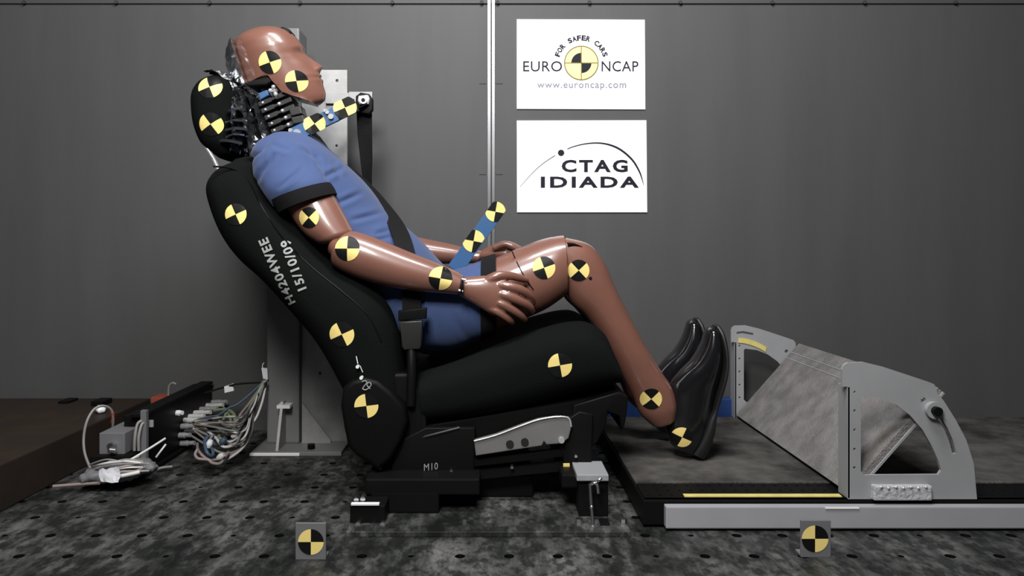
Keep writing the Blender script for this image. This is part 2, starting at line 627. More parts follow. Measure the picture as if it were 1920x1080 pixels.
def pie(bm, cx, cy, r, a0, a1, d, mi, n=40, r0=0):
    c = bm.verts.new(at(cx, cy, d)) if not r0 else None
    pts = [bm.verts.new(at(cx + r * math.cos(math.radians(a0 + (a1 - a0) * i / n)), cy - r * math.sin(math.radians(a0 + (a1 - a0) * i / n)), d)) for i in range(n + 1)]
    if r0:
        inn = [bm.verts.new(at(cx + r0 * math.cos(math.radians(a0 + (a1 - a0) * i / n)), cy - r0 * math.sin(math.radians(a0 + (a1 - a0) * i / n)), d)) for i in range(n + 1)]
    for i in range(n):
        f = bm.faces.new((c, pts[i], pts[i + 1])) if not r0 else bm.faces.new((pts[i], pts[i + 1], inn[i + 1], inn[i]))
        f.material_index = mi
bm = bmesh.new()
pie(bm, 1090, 118, 31.5, 0, 360, DS + 0.0002, 0)
pie(bm, 1090, 118, 19, 90, 180, DS - 0.0002, 1)
pie(bm, 1090, 118, 19, 270, 360, DS - 0.0002, 1)
pie(bm, 1090, 118, 32.5, 0, 360, DS - 0.0002, 2, 48, 30.5)
for q in ((1059, 117.2, 1121, 118.8), (1089.2, 87, 1090.8, 149)):
    vs = [bm.verts.new(at(x, y, DS - 0.0004)) for x, y in ((q[0], q[1]), (q[2], q[1]), (q[2], q[3]), (q[0], q[3]))]
    bm.faces.new(vs).material_index = 2
obj('logo_disc', bm, ['logoyellow', 'ink', 'inkolive'], t)

t = sign_panel([(969, 226), (1212, 225.5), (1213.5, 398), (969.5, 398)], 'wall_sign', 'white lower wall sign with a thin dark arc over bold capitals')
bm = bmesh.new(); text_into(bm, 'CTAG', flat_fn(1053, 299.5, 1177, 323), 0.035, 1.25); obj('lettering', bm, 'ink', t)
bm = bmesh.new(); text_into(bm, 'IDIADA', flat_fn(1014, 331, 1198, 352), 0.035, 1.25); obj('lettering', bm, 'ink', t)
bm = bmesh.new()
arcp = resample([[975, 350, 0.6], [1008, 315, 1.0], [1041, 291.5, 1.3], [1078, 274, 1.8], [1120, 268, 2.6], [1155, 276, 3.6], [1183, 297, 3.6], [1199, 322, 3.0], [1207, 347, 0.8]], 8)
def arc_strip(seg):
    L, R = [], []
    for i, p in enumerate(seg):
        q0, q1 = seg[max(0, i - 1)], seg[min(len(seg) - 1, i + 1)]
        tx, ty = q1[0] - q0[0], q1[1] - q0[1]
        l = math.hypot(tx, ty)
        nx, ny = -ty / l * p[2] / 2, tx / l * p[2] / 2
        L.append(bm.verts.new(at(p[0] + nx, p[1] + ny, DS)))
        R.append(bm.verts.new(at(p[0] - nx, p[1] - ny, DS)))
    for i in range(len(L) - 1):
        bm.faces.new((L[i], L[i + 1], R[i + 1], R[i]))
arc_strip([p for p in arcp if p[0] < 1043])
arc_strip([p for p in arcp if p[0] > 1063])
pie(bm, 1052, 286.5, 6, 0, 360, DS, 0, 20)
obj('arc_emblem', bm, 'ink', t)

# ------------------------------------------------------------------ car seat
CY = 2.03                       # depth of the seat's and the dummy's middle plane
seat = thing('car_seat', 'black fabric car seat on rails with yellow and black target stickers', 'car seat', (-0.1, CY, 0.12))
DN = 1.80                       # depth at which the seat's outline is read

bm = bmesh.new()
back_st = [(400, 303, 452, 293, DN, 0.17, 2.6), (372, 320, 466, 303, DN, 0.20, 2.8), (359, 348, 480, 333, DN, 0.225, 3), (367, 388, 505, 374, DN, 0.235, 3),
           (388, 438, 542, 408, DN, 0.24, 3), (424, 489, 583, 450, DN, 0.245, 3), (470, 533, 628, 494, DN, 0.25, 3), (520, 583, 688, 530, DN, 0.255, 3.2),
           (565, 637, 733, 574, DN, 0.26, 3.2), (605, 697, 754, 634, DN, 0.26, 3.2), (632, 745, 764, 692, DN, 0.255, 3.2), (652, 785, 770, 745, DN, 0.25, 3)]
rings = loft_rings(back_st, 6, 64, recess=0.075, flat=0.66)
rings = [[Vector((p.x, p.y - DN + CY, p.z)) for p in r] for r in rings]
rings = dome(dome(rings, 0.25, end=False), 0.3)
skin_rings(bm, rings)
displace(bm, lambda c: noise.noise(c * 7) * 0.004)
bvh_back = bvh_of(bm)
backrest = obj('backrest', bm, 'seat', seat, True)
marker(backrest, bvh_back, 442, 402, 20.5, 160)
marker(backrest, bvh_back, 641, 627, 23.5, 160)
# hand-lettered marking on the bolster
bm = bmesh.new()
def seat_text(body, cx, cy, length, height, ang):
    c = hit_px(bvh_back, cx, cy)
    s = c.y / F
    r = math.radians(ang)
    def fn(u, v):
        lx, ly = (u - 0.5) * length * s, (v - 0.5) * height * s
        x, z = c.x + lx * math.cos(r) - ly * math.sin(r), c.z + lx * math.sin(r) + ly * math.cos(r)
        h = bvh_back.ray_cast(Vector((x, 0.5, z)), Vector((0, 1, 0)))
        return Vector((x, (h[0].y if h[0] is not None else c.y) - 0.0022, z))
    text_into(bm, body, fn, 0.03, 1.15, fine=3)
seat_text('H4204WEE', 519, 509, 134, 19, 114)
seat_text('15/10/09', 550, 497, 100, 18, 112)
obj('lettering', bm, 'marker', backrest)

bm = bmesh.new()                # seam piping on the bolster edge
tube(bm, [(hit_px(bvh_back, x, y) or at(x, y, 1.8)) + Vector((0, -0.001, 0)) for x, y in ((400, 312), (440, 318), (470, 345), (490, 385), (515, 425), (548, 465), (590, 505), (640, 545), (690, 590), (715, 640))], 0.0022, 6, 4)
obj('piping', bm, 'seattrim', backrest, True)

DH = 1.93
bm = bmesh.new()
hr = [(388, 137, 412, 134, DH, 0.08, 2.4), (363, 150, 431, 147, DH, 0.115, 2.6), (350, 172, 440, 168, DH, 0.13, 2.8), (348.5, 200, 442, 200, DH, 0.133, 2.8),
      (354, 236, 440, 236, DH, 0.13, 2.8), (368, 270, 438, 264, DH, 0.12, 2.6), (390, 288, 438, 283, DH, 0.10, 2.4)]
rings = loft_rings(hr, 6, 40)
rings = [[Vector((p.x, p.y - DH + CY, p.z)) for p in r] for r in rings]
rings = dome(dome(rings, 0.12, end=False), 0.2)
skin_rings(bm, rings)
bvh_hr = bvh_of(bm)
headrest = obj('headrest', bm, 'seat', seat, True)
marker(headrest, bvh_hr, 393, 163, 21.5, 159)
marker(headrest, bvh_hr, 395, 233, 21.5, 170)
for yy in (CY - 0.09, CY + 0.09):
    bm = bmesh.new()
    s = yy / CY
    tube(bm, [at(404, 275, CY) + Vector((0, yy - CY, 0)), at(424, 305, CY) + Vector((0, yy - CY, 0)), at(436, 335, CY) + Vector((0, yy - CY, 0))], 0.006, 10, 3)
    obj('headrest_post', bm, 'chrome', headrest, True)

def crinkle(bm, pts_fn, nu, nv, amp, freq, seed, mi=0):
    """Crumpled sheet: pts_fn(u, v) is the smooth surface, folded with sharp noise."""
    g = []
    for i in range(nu + 1):
        row = []
        for j in range(nv + 1):
            p = pts_fn(i / nu, j / nv)
            q = p * freq + Vector((seed, seed * 1.7, 0))
            w = Vector((abs(noise.noise(q)) - 0.25, noise.noise(q + Vector((9, 3, 1))), abs(noise.noise(q * 1.7 + Vector((2, 8, 5)))) - 0.2))
            row.append(bm.verts.new(p + w * amp))
        g.append(row)
    for i in range(nu):
        for j in range(nv):
            a, b, c, d = g[i][j], g[i + 1][j], g[i + 1][j + 1], g[i][j + 1]
            if (i + j) % 2:
                bm.faces.new((a, b, c)).material_index = mi
                bm.faces.new((a, c, d)).material_index = mi
            else:
                bm.faces.new((a, b, d)).material_index = mi
                bm.faces.new((b, c, d)).material_index = mi
    return bm

def strip_surface(prof, d_mid, half, curve=0.0, d_read=None):
    """Sheet following a pixel profile, spread across depth."""
    pr = resample([list(p) for p in prof], 6)
    def fn(u, v):
        x = u * (len(pr) - 1)
        i = min(int(x), len(pr) - 2)
        f = x - i
        px = pr[i][0] * (1 - f) + pr[i + 1][0] * f
        py = pr[i][1] * (1 - f) + pr[i + 1][1] * f
        y = (v * 2 - 1)
        p = at(px, py, d_read or d_mid)
        return Vector((p.x - curve * y * y, d_mid + y * half, p.z))
    return fn

bm = bmesh.new()                # contact foil wrapped over the front of the head restraint
crinkle(bm, strip_surface([(392, 135), (412, 134), (432, 146), (444, 165), (448, 190), (449, 215), (448, 245), (446, 270), (444, 286)], CY, 0.10, 0.012, 1.95), 40, 22, 0.012, 48, 3)
obj('contact_foil', bm, 'foil', headrest, label='crinkled silver foil')
bm = bmesh.new()                # folded foil straps on the near edge
for (x0, y0, x1, y1, th) in ((435, 226, 459, 225, 3), (434, 241, 461, 240, 4), (424, 262, 454, 266, 4), (438, 205, 452, 203, 3), (437, 252, 452, 250, 3)):
    a, b = at(x0, y0, 1.93), at(x1, y1, 1.93)
    hh = th * 1.93 / F / 2
    ribbon(bm, [a, (a + b) / 2 + Vector((0, -0.006, 0.001)), b], [0.05] * 3, hh * 2, 3, [(0, 1, 0.25)] * 3)
obj('foil_strap', bm, 'foil', headrest)

# recliner cover, cushion, base
bm = bmesh.new()
prism(bm, [(642, 728), (660, 713), (684, 708), (708, 714), (732, 733), (757, 760), (764, 790), (752, 828), (735, 860), (708, 886), (690, 868), (668, 856), (652, 838), (644, 800), (638, 762)], 1.762, 1.83, 0.012)
bvh_rc = bvh_of(bm)
rc = obj('recliner_cover', bm, 'seattrim', seat, 40)
marker(rc, bvh_rc, 687, 761, 22.5, 142)
bm = bmesh.new()
c = hit_px(bvh_rc, 687, 722)
for p, q in (((675, 686), (680, 698)), ((668, 668), (671, 682))):
    a, b = at(p[0], p[1], 1.762), at(q[0], q[1], 1.762)
    cyl(bm, a, b, 0.0012, 6)
for p in ((670, 688), (677, 709)):
    a = at(p[0], p[1], 1.762)
    cyl(bm, a, a + Vector((0, 0.02, 0)), 0.004, 10)
obj('alignment_pin', bm, 'brightedge', rc, True)
bm = bmesh.new()
tube(bm, [at(x, y, 1.761) for x, y in ((679, 716), (684, 714), (688, 717), (683, 724), (680, 729), (686, 731), (692, 727), (696, 721), (692, 717), (688, 722), (694, 729))], 0.0013, 6, 4)
obj('lettering', bm, 'marker', rc)

bm = bmesh.new()                # lower back / side shield filling down to the frame
prism(bm, [(700, 700), (770, 700), (800, 760), (800, 800), (890, 835), (892, 868), (720, 888), (700, 860)], 1.80, 2.26, 0.01)
obj('frame', bm, 'seattrim', seat, 40)

bm = bmesh.new()
prism(bm, [(790, 800), (1000, 765), (1165, 738), (1162, 772), (1072, 792), (1060, 806), (900, 838), (800, 845)], 1.815, 2.24, 0.004)
obj('seat_pan', bm, 'black', seat)
DC = 1.79
bm = bmesh.new()
cu_st = [(795, 815, 778, 702, DC, 0.235, 3), (850, 806, 838, 684, DC, 0.245, 3.2), (930, 794, 918, 650, DC, 0.25, 3.2), (1005, 777, 998, 619, DC, 0.25, 3.2),
         (1065, 762, 1062, 602, DC, 0.25, 3.2), (1112, 752, 1108, 601, DC, 0.25, 3), (1148, 744, 1140, 622, DC, 0.245, 2.8), (1168, 735, 1160, 665, DC, 0.24, 2.4)]
rings = loft_rings(cu_st, 6, 64, recess=0.045, flat=0.68)
rings = [[Vector((p.x, p.y - DC + CY, p.z)) for p in r] for r in rings]
rings = dome(dome(rings, 0.1, end=False), 0.12)
skin_rings(bm, rings)
displace(bm, lambda c: noise.noise(c * 8) * 0.003)
bvh_cu = bvh_of(bm)
cushion = obj('cushion', bm, 'seat', seat, True)
marker(cushion, bvh_cu, 1050, 685, 22.5, 145)

bm = bmesh.new()                # silver side panel with two dark discs standing in for holes
prism(bm, [(889, 828), (930, 817), (975, 800), (1010, 788), (1045, 783), (1068, 785), (1072, 800), (1066, 822), (1052, 832), (1025, 834), (1020, 828), (1016, 836), (892, 855)], 1.775, 1.80, 0.003)
sp = obj('side_panel', bm, 'panel', seat, label='bare grey metal panel under the cushion')
bm = bmesh.new()
tube(bm, [at(x, y, 1.774) for x, y in ((889, 827), (930, 816), (975, 799), (1010, 787), (1045, 781.5), (1066, 784), (1071, 800))], 0.0022, 8, 4)
obj('panel_edge', bm, 'chrome', sp, True)
for x, y in ((956, 833), (984, 829)):
    bm = bmesh.new()
    a = at(x, y, 1.772)
    cyl(bm, a, a + Vector((0, 0.01, 0)), 0.009, 18)
    obj('plug', bm, 'buckle', sp, 40)
bm = bmesh.new()
a = at(1053, 826, 1.768)
cyl(bm, a, a + Vector((0, 0.012, 0)), 0.007, 12)
obj('bolt', bm, 'chrome', sp, 40)

for yy in (1.80, 2.22):         # slide rails
    bm = bmesh.new()
    a, b = at(728, 905, 1.80), at(1108, 868, 1.80)
    tube(bm, [Vector((a.x, yy, a.z)), Vector((b.x, yy, b.z))], 0.014, 4, 1)
    tube(bm, [Vector((a.x + .03, yy, a.z + .03)), Vector((b.x - .03, yy, b.z + .03))], 0.012, 4, 1)
    rl = obj('slide_rail', bm, 'black', seat)
    if yy < 2:
        bm = bmesh.new()
        p, q = at(1056, 879, 1.783), at(1068, 869, 1.783)
        bx(bm, (p.x, 1.781, p.z), (q.x, 1.785, q.z))
        p, q = at(1066, 880, 1.783), at(1077, 875.5, 1.783)
        bx(bm, (p.x, 1.781, p.z), (q.x, 1.785, q.z))
        obj('target_marker', bm, 'yellow', rl, label='small worn yellow target sticker')
        bm = bmesh.new()
        text_into(bm, 'M10', lambda u, v: at(795 + 26 * u, 883 - 13 * v - u * 3, 1.783), 0.0, 1.1)
        obj('lettering', bm, 'marker', rl)
        for x, y in ((846, 884), (857, 896), (738, 889), (960, 877), (1080, 856), (712, 878)):
            bm = bmesh.new()
            a = at(x, y, 1.778)
            cyl(bm, a, a + Vector((0, 0.02, 0)), 0.0035, 8)
            obj('bolt', bm, 'silver', rl, 40)
for yy in (1.80, 2.22):         # lifting links under the cushion
    for q in ([(740, 830), (800, 800), (890, 800), (890, 880), (760, 895), (735, 880)], [(1040, 800), (1085, 770), (1110, 775), (1108, 870), (1060, 878)]):
        pts = [at(x, y, 1.80) for x, y in q]
        bm = bmesh.new()
        prism(bm, [(p.x, p.z) for p in pts], yy - 0.012, yy + 0.012, 0.003, xz=True)
        obj('lift_link', bm, 'black', seat, 40)
bm = bmesh.new()                # front trim and hanging tab under the cushion's nose
prism(bm, [(1075, 760), (1160, 735), (1178, 745), (1176, 770), (1171, 800), (1166, 808), (1162, 780), (1140, 772), (1136, 800), (1120, 830), (1105, 842), (1072, 846)], 1.80, 2.24, 0.004)
obj('front_trim', bm, 'seattrim', seat, 40)
bm = bmesh.new()
tube(bm, [at(770, 825, 1.80), at(800, 818, 1.79), at(862, 802, 1.79)], 0.004, 8, 3)
obj('height_lever', bm, 'buckle', seat, True)

# ------------------------------------------------------------------ crash test dummy
dummy = thing('crash_test_dummy', 'brown crash test dummy in blue shirt leaning back in the black car seat', 'dummy', (-0.05, CY, 0.36))

# head: horizontal slices in the head's own tilted frame
HF, HU = (0.952, -0.306), (-0.306, -0.952)
def H(s, tt, v, d=CY):
    px = 443 + s * HF[0] + tt * HU[0]
    py = 85 + s * HF[1] + tt * HU[1]
    p = at(px, py, d)
    return Vector((p.x, d + v, p.z))
front = [(-152, 118), (-149, 126), (-140, 130), (-130, 131.5), (-118, 132.5), (-113, 133), (-109, 132.5), (-107, 132), (-105, 132.5), (-101, 133), (-96, 131), (-86, 127), (-70, 121), (-56, 117.5),
         (-47, 119), (-38, 118), (-22, 112.6), (-8, 104), (3, 90), (10, 74), (14, 55)]
backp = [(-152, 108), (-149, 104), (-140, 92), (-130, 76), (-120, 63), (-106, 57), (-96, 52.5), (-88, 50), (-85.5, 49), (-83, 0.5), (-70, 0.5), (-40, 0), (-10, 1), (3, 3), (8, 12), (12, 26), (14, 42)]
widp = [(-152, 0.034), (-149, 0.042), (-140, 0.050), (-125, 0.057), (-108, 0.062), (-86, 0.067), (-60, 0.073), (-35, 0.077), (-15, 0.0755), (-4, 0.069), (4, 0.058), (10, 0.043), (14, 0.022)]
def lerp(tab, x):
    if x <= tab[0][0]:
        return tab[0][1]
    for (a, b), (c, d_) in zip(tab, tab[1:]):
        if x <= c:
            return b + (d_ - b) * (x - a) / (c - a)
    return tab[-1][1]
def gauss(x, w):
    return math.exp(-(x / w) ** 2)
bm = bmesh.new()
rings = []
tl = [-152, -150.5, -148, -145, -141, -137, -133, -129, -125, -121, -118, -115, -113, -111, -109, -107.5, -106, -104, -102, -100, -98, -96, -94, -92, -90, -88, -86.5, -85.5, -83, -81, -78, -75, -72, -69, -66, -63, -60, -57, -54, -51, -48, -45, -42, -39, -35, -31, -27, -23, -19, -15, -11, -7, -3, 0, 3, 5.5, 8, 10, 12, 13.3, 14]
N = 72
for tt in tl:
    f, b, w = lerp(front, tt), lerp(backp, tt), lerp(widp, tt)
    if tt < -107:
        pass
    ring = []
    for i in range(N):
        th = 2 * math.pi * i / N
        cu, sv = math.cos(th), math.sin(th)
        e = 2.35
        u = math.copysign(abs(cu) ** (2 / e), cu)
        v = math.copysign(abs(sv) ** (2 / e), sv)
        mid, half = (f + min(b, 40) * (1 if tt > 0 else 0)) / 2, (f - min(b, 40) * (1 if tt > 0 else 0)) / 2
        s = mid + half * u
        taper = 1 - 0.30 * max(0, (s - 70) / 65) ** 2
        vv = w * v * taper
        s = max(s, b)
        if u > 0:
            nose = 14 * gauss(vv, 0.0075 + 0.004 * max(0, min(1, (-70 - tt) / 20))) * (max(0, min(1, (-52 - tt) / 34)) if tt > -88 else max(0, 1 - (-88 - tt) / 9.0))
            wing = 4.0 * gauss(abs(vv) - 0.011, 0.006) * gauss(tt + 91, 5)
            eye = -5.5 * gauss(abs(vv) - 0.031, 0.013) * gauss(tt + 57, 8)
            ball = 2.6 * gauss(abs(vv) - 0.031, 0.009) * gauss(tt + 58, 4)
            brow = 2.0 * gauss(abs(vv) - 0.028, 0.02) * gauss(tt + 45, 4.5)
            lips = 1.8 * gauss(vv, 0.017) * (gauss(tt + 102.5, 3) + gauss(tt + 112.5, 3.4)) - 2.0 * gauss(vv, 0.018) * gauss(tt + 107.2, 1.4)
            cheek = 1.5 * gauss(abs(vv) - 0.040, 0.016) * gauss(tt + 78, 13)
            chin = 1.5 * gauss(vv, 0.018) * gauss(tt + 136, 9)
            s += (nose + wing + eye + ball + brow + lips + cheek + chin) * min(1, u * 2.5)
        ring.append(H(s, tt, vv))
    rings.append(ring)
skin_rings(bm, rings)
bvh_head = bvh_of(bm)
head = obj('head', bm, 'skin', dummy, 50)
marker(head, bvh_head, 506, 117, 21, 154)
marker(head, bvh_head, 556, 152, 20, 145)
bm = bmesh.new()                # metal cap plate on the crown
prism(bm, [(512, 56), (530, 50), (542, 54), (545, 62), (520, 64)], CY - 0.03, CY + 0.03, 0.002)
obj('crown_plug', bm, 'skinblack', head, True)

bm = bmesh.new()                # back of the skull wrapped in foil
cap_b = [(3, 0), (-4, -9), (-12, -17), (-24, -22.5), (-38, -26.5), (-50, -27.5), (-64, -25.5), (-78, -19), (-88, -6)]
rings = []
for tt, sb in resample([list(p) for p in cap_b], 4):
    w = lerp(widp, max(tt, -80)) * 0.985
    ring = []
    for i in range(32):
        th = 2 * math.pi * i / 32
        s = (sb - 1) / 2 - (sb + 1 - 0) / 2 * 0
        u, v = math.cos(th), math.sin(th)
        s = 5.0 + ((sb - 5.0) * u if u > 0 else 0)
        ring.append(H(s, tt, w * v))
    rings.append(ring)
skin_rings(bm, rings)
displace(bm, lambda c: (abs(noise.noise(c * 55)) - 0.2) * 0.006)
obj('skull_cap', bm, 'foil', head, label='crinkled silver skull cap')
bm = bmesh.new()                # black block painting the deep shade under the skull skin
pts = [H(s, tt, 0) for s, tt in ((4, -84), (46, -84), (52, -96), (40, -100), (8, -92))]
prism(bm, [(p.x, p.z) for p in pts], CY - 0.058, CY + 0.058, 0.004, xz=True)
obj('skull_shade', bm, 'skinblack', head, 40)

# neck: stacked black discs with steel studs
neck_pts = [(507, 184), (512, 197), (518, 210), (524, 223), (529, 236), (534, 249)]
bm = bmesh.new()
tube(bm, [at(x, y, CY) for x, y in ((502, 165), (512, 195), (524, 223), (536, 262))], 0.026, 14, 4)
nk = obj('neck', bm, 'neck', dummy, True)
nd = Vector((27, 65)).normalized()
for i, (x, y) in enumerate(neck_pts):
    bm = bmesh.new()
    ax = Vector((nd.y, -nd.x))
    hw, hh = 31 - i * 0.5, 4.4
    def q(a, b, x=x, y=y):
        return (x + 6 + ax.x * a + nd.x * b, y + ax.y * a + nd.y * b)
    prism(bm, [q(-hw, -hh), (q(-6, -hh)), q(-4, -hh * .6), q(2, -hh * .6), q(4, -hh), q(hw, -hh), q(hw, hh), q(4, hh), q(2, hh * .6), q(-4, hh * .6), q(-6, hh), q(-hw, hh)], CY - 0.045, CY + 0.045, 0.0015)
    vt = obj('vertebra', bm, 'neck', nk)
    for a in (6, -22):
        bm = bmesh.new()
        p = at(*q(a, 0), CY - 0.046)
        bmesh.ops.create_uvsphere(bm, u_segments=10, v_segments=8, radius=0.0048 if a > 0 else 0.0035, matrix=Matrix.Translation(p))
        obj('stud_glint', bm, 'chrome', vt, True)
bm = bmesh.new()
prism(bm, [(483, 175), (500, 168), (505, 178), (488, 187)], CY - 0.05, CY + 0.03, 0.003)
obj('load_cell', bm, 'blueplate', nk)
bm = bmesh.new()
for x, y, r in ((513, 163, .006), (507, 170, .006), (517, 177, .006), (515, 170, .009)):
    bmesh.ops.create_uvsphere(bm, u_segments=10, v_segments=8, radius=r, matrix=Matrix.Translation(at(x, y, CY - 0.055 if r < .008 else CY - .045)))
obj('pivot_bolt', bm, 'chrome', nk, True)
bm = bmesh.new()
prism(bm, [(541, 203), (563, 198), (567, 213), (545, 218)], CY - 0.05, CY - 0.0, 0.003)
prism(bm, [(545, 220), (568, 215), (572, 229), (549, 233)], CY - 0.05, CY - 0.0, 0.003)
obj('sensor_block', bm, 'buckle', nk)
bm = bmesh.new()                # crumpled film hanging behind the neck
crinkle(bm, strip_surface([(440, 150), (456, 178), (466, 205), (474, 232), (484, 262), (492, 288)], CY - 0.01, 0.075, 0.02, 1.97), 30, 22, 0.018, 38, 11)
obj('foil_sheet', bm, 'foildark', nk, label='crumpled dark shiny film')
bm = bmesh.new()
crinkle(bm, strip_surface([(470, 172), (482, 192), (492, 215), (500, 240), (508, 268), (512, 285)], CY + 0.0, 0.06, 0.015, 1.98), 30, 20, 0.014, 42, 17)
obj('foil_sheet', bm, 'foildark', nk, label='crumpled dark shiny film')

# clothing: shirt body
CREASES = [((604, 334), (650, 312)), ((628, 384), (682, 360)), ((655, 414), (722, 397)), ((508, 272), (548, 281)), ((560, 275), (600, 300)), ((640, 335), (622, 300)),
           ((500, 300), (482, 345)), ((515, 285), (493, 325)), ((570, 312), (520, 356)), ((690, 455), (745, 440)), ((845, 588), (880, 640)), ((872, 575), (893, 606)), ((820, 600), (835, 650)), ((700, 440), (735, 432)), ((590, 290), (606, 318))]
def crease(c, d):
    px, py = VX + c.x * F / c.y, VY - (c.z - CH) * F / c.y
    t_ = 0.0
    for (ax, ay), (bx_, by) in CREASES:
        ux, uy = bx_ - ax, by - ay
        q = max(0.0, min(1.0, ((px - ax) * ux + (py - ay) * uy) / (ux * ux + uy * uy)))
        dd = math.hypot(px - ax - ux * q, py - ay - uy * q)
        t_ += (-gauss(dd, 4.2) * d + gauss(dd - 9, 5.5) * d * 0.45) * (1 - (2 * q - 1) ** 2)
    return t_ if c.y < CY else 0.0
def folds(amp):
    def fn(c):
        return base(c) + crease(c, amp * 0.6)
    def base(c):
        q = Vector((c.x * 9 + c.z * 13, c.y * 6, c.z * 5 - c.x * 4))
        return (noise.noise(q * 0.6) * 0.5 + (0.5 - abs(noise.noise(q * 1.1 + Vector((4, 1, 7))))) * 0.35) * amp
    return fn
sh_st = [(508, 260, 556, 254, CY, 0.065, 2), (490, 272, 588, 259, CY, 0.12, 2.2), (484, 296, 622, 286, CY, 0.165, 2.5), (502, 338, 655, 316, CY, 0.17, 2.5),
         (532, 388, 690, 352, CY, 0.162, 2.4), (574, 438, 722, 394, CY, 0.155, 2.3), (620, 488, 756, 424, CY, 0.152, 2.3), (668, 535, 792, 456, CY, 0.158, 2.3),
         (716, 580, 824, 490, CY, 0.165, 2.3), (756, 618, 846, 512, CY, 0.165, 2.3)]
bm = bmesh.new()
loft(bm, sh_st, 22, 170, 0.2, 0.3)
displace(bm, folds(0.008))
bvh_shirt = bvh_of(bm)
shirt = obj('shirt', bm, 'shirt', dummy, True)
def sleeve(d0, d1, nm):
    st = [(492, 292, 552, 262, d0, 0.058), (476, 304, 574, 276, d0 - (d0 - d1) * 0.3, 0.066), (481, 334, 598, 308, d0 - (d0 - d1) * 0.6, 0.066), (499, 365, 612, 334, d1, 0.064), (515, 388, 621, 350, d1, 0.062)]
    bm = bmesh.new()
    r = loft_rings(st, 18, 120)
    r = dome(r, 0.5, end=False)
    skin_rings(bm, r, True, False)
    displace(bm, folds(0.007))
    s_ = obj(nm, bm, 'shirt', shirt, True)
    bm = bmesh.new()
    st = [(508, 380, 619, 342, d1, 0.0705), (516, 391, 626, 352, d1, 0.0705), (523, 402, 631, 363, d1, 0.069)]
    r = loft_rings(st, 3, 40)
    inner = [[(p - sum((Vector(q) for q in r[-1]), Vector()) / 40) * 0.93 + sum((Vector(q) for q in r[-1]), Vector()) / 40 for p in r[-1]]]
    skin_rings(bm, r + inner, False, False)
    obj('cuff', bm, 'hem', s_, True)
sleeve(1.90, 1.85, 'sleeve')

# near upper arm, forearm, hand
bm = bmesh.new()
loft(bm, [(528, 372, 608, 336, 1.85, 0.046, 2.1), (540, 394, 624, 362, 1.85, 0.048, 2.1), (556, 420, 640, 390, 1.845, 0.049, 2.1), (574, 441, 653, 414, 1.84, 0.048, 2.1), (594, 455, 661, 430, 1.835, 0.044, 2.1)], 6, 36, 0.2, 0.42)
bvh_ua = bvh_of(bm)
ua = obj('upper_arm', bm, 'skin', dummy, True)
marker(ua, bvh_ua, 579, 408, 19.8, 180)
bm = bmesh.new()
fa_st = [(622, 480, 640, 441, 1.825, 0.036), (624, 496, 656, 433, 1.825, 0.043), (646, 511, 682, 438, 1.825, 0.045), (684, 526, 722, 453, 1.825, 0.045), (730, 538, 770, 473, 1.825, 0.042),
         (780, 546, 818, 492, 1.825, 0.037), (826, 550, 852, 507, 1.825, 0.032), (858, 553, 868, 516, 1.825, 0.029)]
loft(bm, fa_st, 6, 36, 0.55, 0.12)
bvh_fa = bvh_of(bm)
fa = obj('forearm', bm, 'skin', dummy, True)
marker(fa, bvh_fa, 651, 466, 23.3, 135)
marker(fa, bvh_fa, 826, 522, 22, 125)

def hand_mesh(palm, fingers, name, label, voxel=0.0022):
    bm = bmesh.new()
    loft(bm, palm, 5, 28, 0.25, 0.5)
    for pts, rads in fingers:
        tube(bm, [at(x, y, d) for x, y, d in pts], rads, 12, 5)
        for p_, r_ in ((pts[-1], rads[-1]),):
            bmesh.ops.create_uvsphere(bm, u_segments=12, v_segments=8, radius=r_ * 1.0, matrix=Matrix.Translation(at(*p_)))
    o = obj(name, bm, 'skin', dummy, True, label)
    r = o.modifiers.new('blend', 'REMESH')
    r.mode = 'VOXEL'
    r.voxel_size = voxel
    r.use_smooth_shade = True
    s = o.modifiers.new('soften', 'SMOOTH')
    s.factor = 0.5
    s.iterations = 5
    return o
palm = [(864, 556, 872, 519, 1.826, 0.021), (880, 565, 888, 518, 1.824, 0.021), (905, 580, 918, 517, 1.822, 0.020), (926, 593, 944, 524, 1.822, 0.018), (938, 592, 958, 532, 1.824, 0.015)]
fingers = [
    ([(905, 532, 1.822), (932, 518, 1.818), (955, 517, 1.824), (973, 521, 1.835), (986, 525, 1.848)], [0.013, 0.0125, 0.0105, 0.0095, 0.008]),        # thumb
    ([(925, 534, 1.822), (954, 537, 1.812), (978, 544, 1.815), (993, 555, 1.829), (1000, 567, 1.846)], [0.012, 0.0115, 0.0105, 0.0095, 0.008]),       # index
    ([(922, 549, 1.822), (950, 554, 1.811), (976, 565, 1.814), (992, 575, 1.828), (998, 584, 1.842)], [0.012, 0.0118, 0.0105, 0.0098, 0.008]),        # middle
    ([(918, 562, 1.822), (941, 570, 1.812), (963, 582, 1.814), (977, 592, 1.824), (984, 599, 1.836)], [0.0115, 0.011, 0.0098, 0.0092, 0.0076]),       # ring
    ([(912, 574, 1.822), (930, 583, 1.814), (946, 593, 1.816), (955, 600, 1.822), (960, 605, 1.832)], [0.0105, 0.0098, 0.0088, 0.0082, 0.007]),       # little
]
hand = hand_mesh(palm, fingers, 'hand', None)
bm = bmesh.new()                # wrist pivot pins in the gap
tube(bm, [at(867, 522, 1.797), at(866, 540, 1.793), at(864, 551, 1.797)], 0.0032, 6, 2)
obj('wrist_joint', bm, 'skinblack', hand, True)
bm = bmesh.new()
for x, y in ((869, 524), (863, 545)):
    a = at(x, y, 1.795)
    cyl(bm, a + Vector((-0.004, 0, 0.001)), a + Vector((0.006, 0, -0.001)), 0.0028, 8)
obj('wrist_pin', bm, 'chrome', hand, 40)

